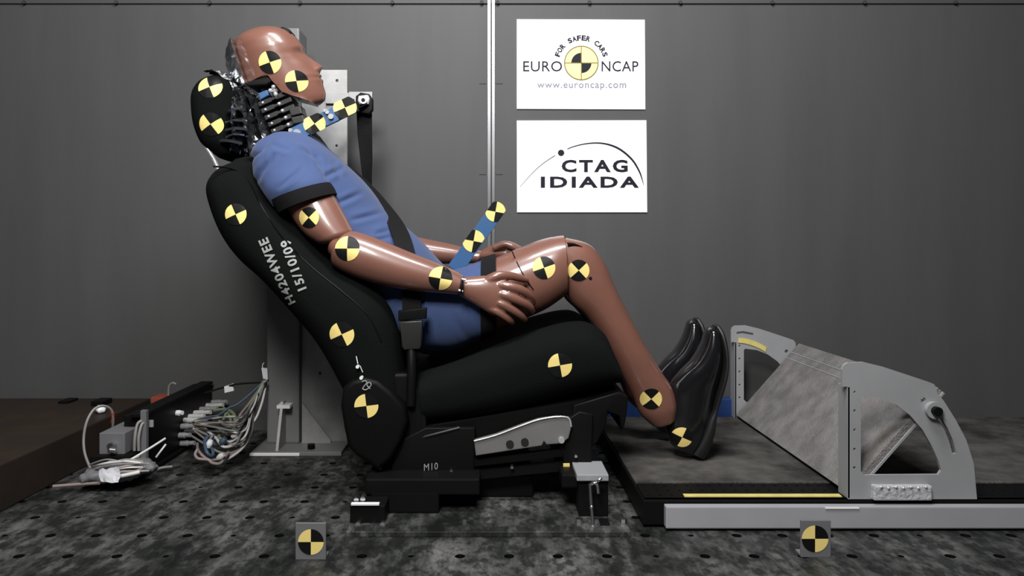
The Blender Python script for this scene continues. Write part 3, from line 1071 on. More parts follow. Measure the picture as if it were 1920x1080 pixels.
# far arm and hand
bm = bmesh.new()
loft(bm, [(560, 400, 628, 360, 2.20, 0.046), (600, 440, 668, 410, 2.22, 0.048), (640, 470, 700, 436, 2.235, 0.045)], 5, 28, 0.2, 0.4)
obj('upper_arm', bm, 'skin', dummy, True)
bm = bmesh.new()
loft(bm, [(690, 492, 700, 430, 2.24, 0.044), (740, 494, 745, 434, 2.24, 0.044), (790, 496, 792, 446, 2.235, 0.041), (840, 495, 844, 457, 2.22, 0.034), (875, 494, 880, 466, 2.205, 0.029), (896, 494, 903, 470, 2.20, 0.027)], 5, 28, 0.5, 0.15)
obj('forearm', bm, 'skin', dummy, True)
fpalm = [(893, 493, 902, 470, 2.20, 0.024), (908, 489, 914, 463, 2.195, 0.028), (926, 482, 930, 456, 2.185, 0.036), (943, 474, 944, 453, 2.175, 0.036)]
ffing = [([(925, 466, 2.15), (945, 459, 2.145), (960, 462, 2.14), (972, 467, 2.14)], [0.011, 0.0105, 0.0095, 0.008]),
         ([(925, 466, 2.175), (946, 458, 2.17), (962, 461, 2.165), (976, 467, 2.165)], [0.011, 0.0105, 0.0095, 0.008]),
         ([(925, 468, 2.20), (944, 459, 2.195), (960, 461, 2.19), (973, 467, 2.19)], [0.011, 0.0105, 0.0095, 0.008]),
         ([(924, 470, 2.222), (940, 462, 2.218), (954, 464, 2.215), (964, 470, 2.215)], [0.010, 0.009, 0.0085, 0.007]),
         ([(905, 480, 2.17), (922, 480, 2.14), (936, 478, 2.125), (948, 475, 2.12)], [0.012, 0.011, 0.0095, 0.008])]
hand_mesh(fpalm, ffing, 'hand', None)

# shorts and legs
def legs(dz, near):
    """One leg; all outlines are those of the near leg, moved dz further back."""
    def P(st, e=2.15, r0=1.93, r1=None):
        out = []
        for i, (a, b, c, d, h) in enumerate(st):
            r = r0 + ((r1 or r0) - r0) * i / (len(st) - 1)
            k = (r + dz) / r
            out.append((VX + (a - VX) / k, VY + (b - VY) / k, VX + (c - VX) / k, VY + (d - VY) / k, r + dz, h, e))
        return out
    bm = bmesh.new()
    loft(bm, P([(880, 640, 870, 505, .068), (930, 622, 925, 486, .070), (985, 597, 980, 464, .070), (1022, 580, 1014, 451, .069), (1045, 565, 1038, 444, .067), (1062, 552, 1056, 441.5, .062)]), 6, 40, 0.2, 0.06)
    bv = bvh_of(bm)
    th = obj('thigh', bm, 'skin', dummy, True)
    bm2 = bmesh.new()
    sh = P([(1046, 500, 1062, 446, .044), (1054, 536, 1104, 458, .053), (1072, 569, 1132, 490, .056), (1096, 592, 1153, 537, .055), (1118, 622, 1174, 580, .054), (1142, 664, 1206, 640, .051), (1166, 706, 1234, 688, .046), (1186, 744, 1258, 724, .042), (1200, 776, 1268, 758, .041), (1222, 797, 1266, 783, .034)], 2.15, 1.93, 1.97)
    loft(bm2, sh, 6, 36, 0.1, 0.3)
    bs = bvh_of(bm2)
    sn = obj('shin', bm2, 'skin', dummy, True)
    # trouser leg of the shorts with a black hem
    bm = bmesh.new()
    r = loft_rings(P([(800, 655, 800, 520, .078), (850, 655, 845, 508, .080), (885, 641, 878, 499, .079), (914, 632, 908, 488, .076)]), 8, 40)
    skin_rings(bm, r, True, False)
    displace(bm, folds(0.008))
    so = obj('shorts', bm, 'shirt', dummy, True)
    bm = bmesh.new()
    r = loft_rings(P([(902, 637, 902, 485, .084), (914, 633, 914, 481.5, .0835), (931, 627, 929, 477, .082)]), 4, 40)
    c = sum((Vector(q) for q in r[-1]), Vector()) / 40
    skin_rings(bm, r + [[(p - c) * 0.93 + c for p in r[-1]]], False, False)
    obj('hem_band', bm, 'hem', so, True)
    # shoe: upper with toe, and a separate sole with heel block
    bm = bmesh.new()
    loft(bm, P([(1256, 828, 1308, 847, .030), (1249, 806, 1322, 826, .037), (1250, 782, 1329, 798, .039), (1254, 752, 1334, 768, .040), (1256, 722, 1341, 738, .042), (1274, 697, 1349, 708, .046), (1297, 674, 1353, 682, .047), (1313, 648, 1353, 654, .044), (1321, 625, 1349, 629, .036)], 2.2, 1.975), 6, 36, 0.35, 0.75)
    bsh = bvh_of(bm)
    shoe = obj('shoe', bm, 'shoe', dummy, True)
    bm = bmesh.new()
    loft(bm, P([(1294, 846, 1317, 857, .032), (1302, 832, 1328, 836, .036), (1314, 806, 1336, 808, .038), (1322, 784, 1339, 786, .037), (1332, 764, 1341, 766, .036), (1337, 742, 1347, 745, .040), (1345, 710, 1355, 713, .047), (1350, 682, 1359, 684, .048), (1349, 655, 1358.5, 655, .045), (1344, 628, 1354, 625, .036), (1338, 612, 1346, 609, .022)], 3.5, 1.975), 5, 24, 0, 0.2)
    obj('sole', bm, 'sole', shoe, True)
    if near:
        marker(th, bv, 1020, 502, 21.2, 154)
        marker(sn, bs, 1085, 507, 20.2, 178)
        marker(sn, bs, 1221, 748, 20.2, 180)
        marker(shoe, bsh, 1279, 820, 19, 112)
        bm = bmesh.new()
        # slot in the knee cap and saw cuts in the thigh skin
        def on(b_, x, y):
            h = hit_px(b_, x, y)
            return (h if h is not None else at(x, y, 1.87)) + Vector((0, -0.0006, 0))
        tube(bm, [on(bv, 960 + 40 * q / 8, 471 + 72 * q / 8 + 6 * math.sin(q / 8 * 3.14)) for q in range(9)], 0.0014, 6, 2)
        obj('seam', bm, 'skinblack', th, True)
        bm = bmesh.new()
        tube(bm, [on(bs, 1064, 459), on(bs, 1076, 459), on(bs, 1092, 463)], [0.006, 0.0042, 0.0008], 8, 4)
        obj('knee_slot', bm, 'skinblack', sn, True)
        bm = bmesh.new()
        p = on(bs, 1107, 522)
        cyl(bm, p, p + Vector((0, 0.004, 0)), 0.0042, 12)
        obj('knee_hole', bm, 'skinblack', sn, True)
    return th
legs(0.0, True)
legs(0.19, False)
bm = bmesh.new()                # seat of the shorts
loft(bm, [(716, 600, 800, 500, CY, 0.165, 2.3), (755, 635, 830, 510, CY, 0.168, 2.3), (795, 662, 852, 520, CY, 0.168, 2.3), (840, 660, 868, 530, CY, 0.165, 2.3)], 8, 48, 0.3, 0.3)
displace(bm, folds(0.007))
obj('shorts', bm, 'shirt', dummy, True)

# target brackets
bm = bmesh.new()
def bar(bm, a, b, w, d0, d1, bev=0.001, mi=0):
    v = Vector((b[0] - a[0], b[1] - a[1])).normalized()
    n_ = Vector((-v.y, v.x)) * w / 2
    prism(bm, [(a[0] + n_.x, a[1] + n_.y), (b[0] + n_.x, b[1] + n_.y), (b[0] - n_.x, b[1] - n_.y), (a[0] - n_.x, a[1] - n_.y)], d0, d1, bev, mi=mi)
bar(bm, (852, 506), (936, 388), 29, 1.985, 1.99)
bvh_b = bvh_of(bm)
pb = obj('pelvis_bracket', bm, 'blueplate', dummy, label='blue strip with two target stickers')
v = Vector((84, 118)).normalized()
hw = 14.4 * 1.985 / F
marker(pb, bvh_b, 888, 452, 21, 215, clip=(v.x, v.y, hw))
marker(pb, bvh_b, 929, 397, 19, 215, clip=(v.x, v.y, hw))
bm = bmesh.new()
bar(bm, (548, 253), (668, 196), 25, 1.955, 1.963, mi=0)
bar(bm, (548, 253), (578, 239), 26, 1.953, 1.964, mi=1)
bar(bm, (606, 224), (630, 213), 27, 1.953, 1.964, mi=1)
bvh_b = bvh_of(bm)
tb = obj('neck_bracket', bm, ['tblack', 'blueplate'], dummy, label='black and blue strip with two target stickers')
v = Vector((120, 57)).normalized()
hw = 16.5 * 1.955 / F
marker(tb, bvh_b, 590, 232, 21, 172, clip=(v.x, v.y, hw))
marker(tb, bvh_b, 647, 202, 22, 158, clip=(v.x, v.y, hw))
for x, y, r in ((556, 249, .0095), (544, 244, .005), (542, 254, .006), (613, 210, .005), (620, 218, .007), (609, 207, .004), (566, 257, .006)):
    bm = bmesh.new()
    a = at(x, y, 1.946)
    cyl(bm, a, a + Vector((0, 0.012, 0)), r, 14)
    obj('bolt', bm, 'chrome', tb, 40)

# ------------------------------------------------------------------ seat belt
belt = thing('seat_belt', 'black seat belt webbing running from the upper anchor over the dummy\'s chest to the buckle', 'seat belt', (-0.3, 2.2, 0.0))
def chest(px, py, lift=0.004):
    h = hit_px(bvh_shirt, px, py)
    if h is None:
        h = at(px, py, CY)
    dirv = (CAM - h).normalized()
    return h + dirv * lift
bm = bmesh.new()
pts = [at(684, 196, 2.24), at(630, 222, 2.20), at(590, 243, 2.14), at(606, 274, 2.125), at(630, 303, 2.115), at(662, 325, 2.09), at(697, 357, 2.065), at(722, 390, 2.02), at(746, 428, 1.925), at(760, 470, 1.868), at(770, 530, 1.855), at(772, 585, 1.845)]
wd = [(0, 1, .3), (0, 1, .3), (0.2, 1, .2), (0.25, 1, .1), (.3, 1, .2), (.3, 1, .25), (.3, 1, .2), (.6, .8, .1), (.9, .45, 0), (1, .3, 0), (1, .1, 0), (1, 0, 0)]
ribbon(bm, pts, [0.045] * len(pts), 0.0025, 6, wd)
obj('shoulder_webbing', bm, 'webbing', belt, True)
bm = bmesh.new()
pts = [at(683, 205, 2.255), at(684, 250, 2.265), at(687, 300, 2.28), at(689, 345, 2.29), at(694, 450, 2.31), at(700, 600, 2.32), at(704, 760, 2.32), at(706, 815, 2.32)]
ribbon(bm, pts, [0.045, 0.043, .036, .028, .028, .04, .045, .045], 0.0025, 5, [(1, .1, 0), (1, .1, 0), (1, .3, 0), (1, .6, 0), (1, .6, 0), (1, .1, 0), (1, 0, 0), (1, 0, 0)])
obj('retractor_webbing', bm, 'webbing', belt, True)
bm = bmesh.new()
pbox(bm, 676, 800, 736, 845, 2.29, 2.35, 0.004)
obj('retractor', bm, 'black', belt)
bm = bmesh.new()
prism(bm, [(667, 180), (676, 173), (692, 176), (699, 186), (699, 206), (692, 214), (674, 212), (666, 200)], 2.235, 2.25, 0.004)
dr = obj('anchor_loop', bm, 'seattrim', belt, 40)
bm = bmesh.new()
a = at(681, 187.5, 2.215)
prism(bm, [(672, 179), (690, 178), (693, 184), (691, 195), (674, 196), (670, 188)], 2.222, 2.235, 0.003, mi=0)
cyl(bm, a, a + Vector((0, 0.012, 0)), 0.011, 18, 0)
cyl(bm, a + Vector((0, -0.001, 0)), a + Vector((0, 0.004, 0)), 0.006, 12, 1)
obj('anchor_bolt', bm, ['chrome', 'tblack'], dr, 40)
bm = bmesh.new()
prism(bm, [(749, 603), (792, 601), (790, 648), (787, 655), (757, 657), (753, 650)], 1.79, 1.815, 0.004)
bk = obj('buckle', bm, 'buckle', belt, 40)
bm = bmesh.new()
prism(bm, [(746, 583), (800, 577), (799, 598), (747, 602)], 1.795, 1.812, 0.003)
obj('buckle_tongue', bm, 'seattrim', bk, 40)
bm = bmesh.new()
tube(bm, [at(771, 650, 1.805), at(772, 690, 1.79), at(770, 760, 1.79)], 0.011, 8, 3)
obj('buckle_stalk', bm, 'black', bk, True)

# ------------------------------------------------------------------ belt post
post = thing('belt_post', 'tall grey steel post with holed plate standing behind the car seat', 'post', (-0.6, 2.36, 0.0))
bm = bmesh.new()
a, b = at(500, 52, 2.33), at(561, 834, 2.33)
bx(bm, (a.x, 2.33, 0.012), (b.x, 2.43, a.z), 0.006)
obj('column', bm, 'post', post)
bm = bmesh.new()
holes = []
for x, y, r in ((632, 151, 3), (631, 180, 5), (631, 273, 2.5), (600, 700, 3)):
    holes.append([(x + r * math.cos(q * math.pi / 4), y + r * math.sin(q * math.pi / 4)) for q in range(8)])
prism(bm, [(566, 131), (651, 131), (651, 834), (566, 834)], 2.36, 2.372, 0, holes)
obj('upright_plate', bm, 'plate', post)
bm = bmesh.new()
pbox(bm, 654, 172, 698, 192, 2.33, 2.345, 0.001)
prism(bm, [(610, 174), (696, 174), (696, 194), (610, 194)], 2.347, 2.359, 0.001)
obj('anchor_bracket', bm, 'plate', post)
bm = bmesh.new()
bx(bm, (at(470, 0, 2.235).x, 2.235, 0), (at(640, 0, 2.235).x, 2.50, 0.012), 0.002)
bp = obj('base_plate', bm, 'post', post)
bm = bmesh.new()
p, q = at(468, 858, 2.232), at(562, 853.5, 2.232)
bx(bm, (p.x, 2.228, 0.001), (q.x, 2.2345, 0.010), 0.002)  # pale bar paints the highlight along the plate's front
obj('edge_highlight', bm, 'brightedge', bp, label='pale strip painted as the front edge highlight')
bm = bmesh.new()
a = at(582, 842, 2.26)
cyl(bm, Vector((a.x, 2.27, 0.012)), Vector((a.x, 2.27, 0.026)), 0.012, 6)
obj('bolt', bm, 'black', bp)
bm = bmesh.new()                # stiffener standing in front of the column
x0 = at(527, 0, 2.29).x
v = [(2.245, 0.012), (2.33, 0.012), (2.33, 0.145), (2.30, 0.145)]
l = [bm.verts.new((x0 - 0.004, y, z)) for y, z in v]
r = [bm.verts.new((x0 + 0.004, y, z)) for y, z in v]
bm.faces.new(l); bm.faces.new(r[::-1])
for i in range(4):
    bm.faces.new((l[i], l[(i + 1) % 4], r[(i + 1) % 4], r[i]))
sf = obj('stiffener', bm, 'plate', post)
bm = bmesh.new()
p, q = at(519, 766, 2.295), at(544, 761, 2.295)
bx(bm, (p.x, 2.292, p.z), (q.x, 2.33, q.z + 0.002), 0.001)
obj('cap_bar', bm, 'brightedge', sf)
bm = bmesh.new()
prism(bm, [(566, 755), (620, 826), (620, 834), (566, 834)], 2.335, 2.343, 0.0005)
obj('gusset', bm, 'plate', post)

bm = bmesh.new()
prism(bm, [(490, 690), (501, 691), (502, 712), (493, 710)], 2.318, 2.326, 0.001)
tube(bm, [at(493, 693, 2.322), at(492, 685, 2.322), at(495, 680, 2.322)], 0.0015, 6, 3)
tag(obj('cable_tag', bm, 'tape'), 'small white tag hanging on the left edge of the tall grey post', 'tag')

# ------------------------------------------------------------------ seat mount
mount = thing('seat_mount', 'dark steel mounting frame bolted to the floor plate under the car seat', 'mount', (0.0, 1.95, 0.0))
bm = bmesh.new()
bx(bm, (at(650, 0, 1.62).x, 1.61, 0.0), (at(1182, 0, 1.62).x, 2.26, 0.012), 0.002)
obj('base_plate', bm, 'floor', mount)
bm = bmesh.new()
pbox(bm, 656, 948, 722, 1000, 1.66, 1.74, 0.003)
blk = obj('rear_block', bm, 'black', mount)
bm = bmesh.new()
a, b = at(658, 948, 1.656), at(711, 942, 1.656)
bx(bm, (a.x, 1.655, a.z), (b.x, 1.665, a.z + 0.005), 0.001)
obj('bright_edge', bm, 'brightedge', blk, label='bright edge with the glint painted in')
for x, y, d in ((671, 984, 1.65), (698, 988, 1.65), (717, 984, 1.65), (668, 938, 1.67), (680, 936, 1.67)):
    bm = bmesh.new()
    a = at(x, y, d)
    cyl(bm, a, a + Vector((0, 0.02, 0)), 0.006, 6)
    obj('bolt', bm, 'silver', blk)
bm = bmesh.new()
for yy in (1.72, 2.18):
    a, b = at(700, 888, 1.76), at(760, 985, 1.76)
    bx(bm, (a.x, yy, 0.012), (b.x + 0.08, yy + 0.08, a.z - 0.03), 0.004)
bx(bm, (at(690, 0, 1.76).x, 1.72, at(0, 918, 1.76).z), (at(900, 0, 1.76).x, 2.26, at(0, 888, 1.76).z), 0.004)
obj('rear_stand', bm, 'black', mount)
bm = bmesh.new()
bx(bm, (at(745, 0, 1.83).x, 1.83, 0.012), (at(1000, 0, 1.83).x, 2.20, at(0, 890, 1.83).z), 0.004)
obj('shade_block', bm, 'black', mount)  # black box added to stand in for the dark under the seat
bm = bmesh.new()
for yy in (1.70, 2.18):
    a, b = at(1083, 892, 1.72), at(1138, 985, 1.72)
    bx(bm, (a.x, yy, 0.012), (b.x, yy + 0.08, a.z), 0.003)
bx(bm, (at(1050, 0, 1.76).x, 1.72, at(0, 905, 1.76).z), (at(1100, 0, 1.76).x, 2.26, at(0, 880, 1.76).z), 0.004)
fs_ = obj('front_stand', bm, 'black', mount)
bm = bmesh.new()
a, b = at(1081, 901, 1.695), at(1128, 889, 1.695)
bx(bm, (a.x, 1.69, a.z), (b.x + 0.015, 1.80, b.z), 0.002)
obj('top_plate', bm, 'jig', fs_)
bm = bmesh.new()
tube(bm, [at(1106, 907, 1.67), at(1109, 950, 1.66), at(1114, 1002, 1.645)], 0.0035, 8, 3)
bmesh.ops.create_uvsphere(bm, u_segments=8, v_segments=6, radius=0.005, matrix=Matrix.Translation(at(1109, 951, 1.659)))
rd = obj('tension_rod', bm, 'silver', fs_, True)
bm = bmesh.new()
tube(bm, [at(1108, 908, 1.668), at(1116, 905, 1.665), at(1120, 912, 1.665), at(1122, 925, 1.665)], 0.0035, 6, 3)
tube(bm, [at(1118, 904, 1.668), at(1124, 900, 1.665), at(1128, 897, 1.668)], 0.003, 6, 3)
obj('hook', bm, 'silver', rd, True)
bm = bmesh.new()
pbox(bm, 1126, 982, 1144, 995, 1.645, 1.68, 0.002)
obj('nut', bm, 'black', fs_)
for x in (872, 1088, 1172):
    bm = bmesh.new()
    a = at(x, 990, 1.64)
    cyl(bm, Vector((a.x, 1.66, 0.012)), Vector((a.x, 1.66, 0.022)), 0.008, 6)
    obj('bolt', bm, 'silver', mount)

# ------------------------------------------------------------------ floor target plates
def target_plate(cx, x0, y0, x1, y1, cy, r, d, label):
    a, b = at(x0, y1, d), at(x1, y0, d)
    t = thing('target_plate', label, 'target', ((a.x + b.x) / 2, d, 0), None)
    bm = bmesh.new()
    bx(bm, (a.x, d, 0.0), (b.x, d + 0.006, b.z), 0.001)
    bx(bm, (a.x, d + 0.006, 0.0), (b.x, d + 0.03, 0.005), 0.001)
    bv = bvh_of(bm)
    p = obj('plate', bm, 'boxgrey', t)
    marker(t, bv, cx, cy, r, 135, lift=0.0008)
    return t
target_plate(583, 554, 981, 611, 1049, 1016, 24, 1.495, 'small grey plate with quartered disc on the floor below the seat back')
target_plate(1528, 1502, 976, 1558, 1046, 1010, 25, 1.506, 'small grey plate with quartered disc on the floor before the grey beam')

# ------------------------------------------------------------------ foot platform
ZP, D1, D2 = 0.063, 1.666, 2.45
plat = thing('foot_platform', 'low platform with dark grey carpet in front of the car seat', 'platform', (1.1, 2.05, 0.0))
XL = (1206 - VX) * D1 / F
bm = bmesh.new()
bx(bm, (XL, 1.665, 0.006), (1.75, 2.46, ZP - 0.004), 0.002)
obj('deck', bm, 'black', plat)
bm = bmesh.new()
bx(bm, (XL + 0.004, 1.775, ZP - 0.004), (1.74, 2.455, ZP + 0.002), 0.001)
obj('carpet', bm, 'carpetdark', plat)
bm = bmesh.new()                # perforated steel strip along the near edge
holes = []
xa, xb, ya, yb = XL + 0.004, 1.74, 1.672, 1.772
vs = []
nx, ny = 56, 3
def gridstrip():
    cw, chh = (xb - xa) / nx, (yb - ya) / ny
    S = 8
    for i in range(nx):
        for j in range(ny):
            cx, cy_ = xa + (i + .5) * cw, ya + (j + .5) * chh
            rr = 0.0042
            o_, n_ = [], []
            for q in range(S):
                a_ = 2 * math.pi * q / S + math.pi / 4
                c_, s_ = math.cos(a_), math.sin(a_)
                f_ = 1 / max(abs(c_), abs(s_))
                o_.append(bm.verts.new((cx + c_ * f_ * cw / 2, cy_ + s_ * f_ * chh / 2, ZP)))
                n_.append(bm.verts.new((cx + c_ * rr, cy_ + s_ * rr, ZP)))
            lo_ = [bm.verts.new((v_.co.x, v_.co.y, ZP - 0.0035)) for v_ in n_]
            for q in range(S):
                w_ = (q + 1) % S
                bm.faces.new((o_[q], o_[w_], n_[w_], n_[q]))
                bm.faces.new((n_[q], n_[w_], lo_[w_], lo_[q])).material_index = 1
            bm.faces.new(lo_).material_index = 1
gridstrip()
bmesh.ops.remove_doubles(bm, verts=bm.verts[:], dist=0.0003)
obj('perforated_strip', bm, ['black', 'tblack'], plat)
bm = bmesh.new()
a, b = at(1281, 930, D1 + 0.02), at(1574, 930, D1 + 0.02)
bx(bm, (a.x, 1.674, ZP), (b.x, 1.69, ZP + 0.003), 0.0005)
obj('ruler', bm, 'scale', plat, label='yellow measuring tape strip')

bm = bmesh.new()
a = at(1248, 950, 1.645)
bx(bm, (a.x, 1.642, 0.006), (1.75, 1.663, at(0, 950, 1.642).z), 0.003)
bb = tag(obj('support_beam', bm, 'beam'), 'long pale grey beam lying along the front of the foot platform', 'beam')
bm = bmesh.new()
for px in (1300, 1560, 1720):
    a = at(px, 950, 1.62)
    bx(bm, (a.x - 0.03, 1.646, 0.0), (a.x + 0.03, 1.662, 0.006))
obj('foot', bm, 'black', bb)
bm = bmesh.new()
p, q = at(1548, 954.5, 1.640), at(1611, 951.5, 1.640)
bx(bm, (p.x, 1.640, p.z), (q.x, 1.643, q.z))
obj('bright_edge', bm, 'brightedge', bb)

# toe board jig
toe = thing('toe_board', 'adjustable carpeted toe board between two grey side plates', 'toe board', (1.0, 2.05, ZP))
def xz(px, py):
    p = at(px, py, D1)
    return (p.x, p.z)
outer = [(1579, 725), (1579, 693), (1582, 685), (1590, 680), (1619, 679), (1658, 688.5), (1702, 703), (1738, 715), (1751, 720), (1756, 727), (1757, 736), (1770, 752), (1792, 787), (1812, 825), (1826, 870), (1832, 936), (1590, 936), (1590, 725)]
opening = [(1614, 748), (1617, 743), (1650, 747), (1680, 759), (1706, 778), (1730, 806), (1747, 836), (1760, 865), (1765, 882), (1760, 890), (1622, 891), (1614, 883)]
slot = [(1757, 784), (1763, 781), (1777, 803), (1787, 826), (1793, 850), (1786, 852), (1780, 829), (1771, 806)]
def circ(x, y, r, n=10):
    return [(x + r * math.cos(2 * math.pi * i / n), y + r * math.sin(2 * math.pi * i / n)) for i in range(n)]
small = [circ(1602, y, 2.6) for y in (735, 770, 806, 842, 877)] + [circ(1731, 750, 5)]
slot2 = [(1594, 697), (1612, 694.5), (1640, 700), (1640, 706), (1612, 701), (1594, 703)]
def side_plate(d, near):
    bm = bmesh.new()
    hs = [opening, slot] + small
    if not near:
        hs.append(slot2)
    prism(bm, [xz(*p) for p in outer], d, d + 0.008, 0, [[xz(*p) for p in h] for h in hs], xz=True)
    o = obj('side_plate', bm, 'jig', toe)
    bm = bmesh.new()
    xa, xb = xz(1589, 0)[0], xz(1594, 0)[0]
    bx(bm, (xa, d + 0.0, ZP), (xb, d + 0.045, xz(0, 725)[1]), 0.001)
    obj('flange', bm, 'jig', o)
    return o
spn = side_plate(D1, True)
spf = side_plate(D2 - 0.008, False)
# carpeted board with edge trim
bm = bmesh.new()
P0, P1 = Vector((0.772, ZP + 0.012)), Vector((0.972, 0.302))
dv = (P1 - P0).normalized()
nv = Vector((dv.y, -dv.x))
th = 0.014
pts = [P0, P1, P1 + nv * th, P0 + nv * th]
prism(bm, [(p.x, p.y) for p in pts], D1 + 0.012, D2 - 0.012, 0.001, xz=True)
tbd = obj('foot_board', bm, 'carpet', toe)
bm = bmesh.new()
prism(bm, [(p.x, p.y) for p in (P0 + nv * th, P1 + nv * th, P1 + nv * (th + 0.006), P0 + nv * (th + 0.006))], D1 + 0.010, D2 - 0.010, 0.0005, xz=True)
obj('backing', bm, 'jig', tbd)
bm = bmesh.new()
for fr in (0.80, 0.875):
    q = P0 + (P1 - P0) * fr
    ptsx = [q - nv * 0.0015 - dv * 0.0012, q - nv * 0.0015 + dv * 0.0012, q + dv * 0.0012, q - dv * 0.0012]
    prism(bm, [(p.x, p.y) for p in ptsx], D1 + 0.012, D2 - 0.012, 0, xz=True)
obj('trim_strip', bm, 'jig', tbd)
bm = bmesh.new()
for dd in (D1 - 0.012,):
    x, z = xz(1748, 768)
    cyl(bm, Vector((x, dd + 0.012, z)), Vector((x, dd, z)), 0.018, 24, 0)
    cyl(bm, Vector((x, dd, z)), Vector((x, dd - 0.012, z)), 0.010, 16, 1)
obj('clamp_knob', bm, ['jig', 'black'], spn, 40)
bm = bmesh.new()
arcs = [(1600, 719), (1622, 722), (1650, 731), (1676, 745)]
pp = resample([list(p) for p in arcs], 5)
top = [(p[0], p[1] - 6) for p in pp]
bot = [(p[0] - 3, p[1] + 7) for p in pp][::-1]
prism(bm, [xz(*p) for p in top + bot], D2 - 0.011, D2 - 0.0085, 0, xz=True)
obj('angle_scale', bm, 'scale', spf, label='yellow angle scale')
bm = bmesh.new()
pbox(bm, 1639, 911, 1748, 939, D1 - 0.016, D1, 0.003)
gp = obj('level_block', bm, 'plastic', spn, label='frosted pale plastic block')
bm = bmesh.new()
for i in range(7):
    a = at(1652 + i * 14, 913 + (i % 2) * 2, D1 - 0.017)
    bmesh.ops.create_uvsphere(bm, u_segments=8, v_segments=6, radius=0.0035, matrix=Matrix.Translation(a))
obj('stud_glint', bm, 'chrome', gp, True)  # chrome beads stand in for the highlights on the plastic block

bm = bmesh.new()
bx(bm, (0.20, 2.475, 0.0), (0.775, 2.52, 0.118), 0.003)
tag(obj('blue_beam', bm, 'bluesheet'), 'dark blue beam lying against the wall behind the foot platform', 'beam')

# ------------------------------------------------------------------ equipment on the left
bm = bmesh.new()
bx(bm, (-2.3, 1.15, 0.0), (-1.127, 2.53, 0.11), 0.004)
tag(obj('steel_rail', bm, 'rust'), 'wide low brown steel rail beside the wall at the far left', 'rail')

eq = thing('equipment_beam', 'upright black channel beam full of cable sockets left of the grey post', 'beam', (-0.96, 2.25, 0.0))
bm = bmesh.new()
bx(bm, (-0.985, 2.05, 0.012), (-0.927, 2.53, 0.158), 0.003)
obj('web', bm, 'black', eq)
bm = bmesh.new()
bx(bm, (-0.993, 2.015, 0.0), (-0.915, 2.53, 0.012), 0.002)
bx(bm, (-0.960, 2.03, 0.158), (-0.922, 2.53, 0.166), 0.001)
obj('flange', bm, 'black', eq)
bm = bmesh.new()
pbox(bm, 263, 770, 274, 866, 2.015, 2.03, 0.001)
obj('end_post', bm, 'boxgrey', eq)
bm = bmesh.new()
pbox(bm, 279, 788, 287, 801, 2.045, 2.05, 0.0005)
obj('label_plate', bm, 'jig', eq)

def on_rail(px, py, x=-0.915):
    d = x * F / (px - VX)
    return at(px, py, d)
# plug-in connectors, each with its own cable
conn = [(345, 801, 30, 'plug'), (341, 818, 26, 'plug'), (344, 833, 32, 'plug'), (350, 790, 34, 'cable_white'), (359, 783, 36, 'cable_white'), (369, 776, 38, 'cable_white'),
        (380, 769, 40, 'plug'), (392, 762, 38, 'cable_white'), (402, 756, 34, 'plug'), (360, 803, 28, 'scale'), (336, 776, 14, 'tape'), (352, 811, 24, 'plug'), (384, 786, 26, 'cable_blue'), (372, 794, 26, 'plug')]
desc = {'plug': 'short bare metal plug pushed into the black channel beam', 'cable_white': 'slim white plug pushed into the black channel beam',
        'scale': 'yellow plug among the metal plugs in the black channel beam', 'tape': 'short white taped plug highest at the near end of the black beam', 'cable_blue': 'dark blue plug deep among the white plugs in the black beam'}
for px, py, ln, m_ in conn:
    p = on_rail(px, py)
    bm = bmesh.new()
    L = ln * p.y / F
    drop_ = Vector((1.0, -0.35, 0.12)).normalized()
    a = Vector((-0.927, p.y + 0.01, p.z))
    cyl(bm, a, a + drop_ * L * 0.55, 0.0085, 12, 0)
    cyl(bm, a + drop_ * L * 0.55, a + drop_ * L, 0.0065, 12, 0)
    tag(obj('cable_connector', bm, m_, None, 40), desc[m_], 'plug', 'plugs in the black channel beam')

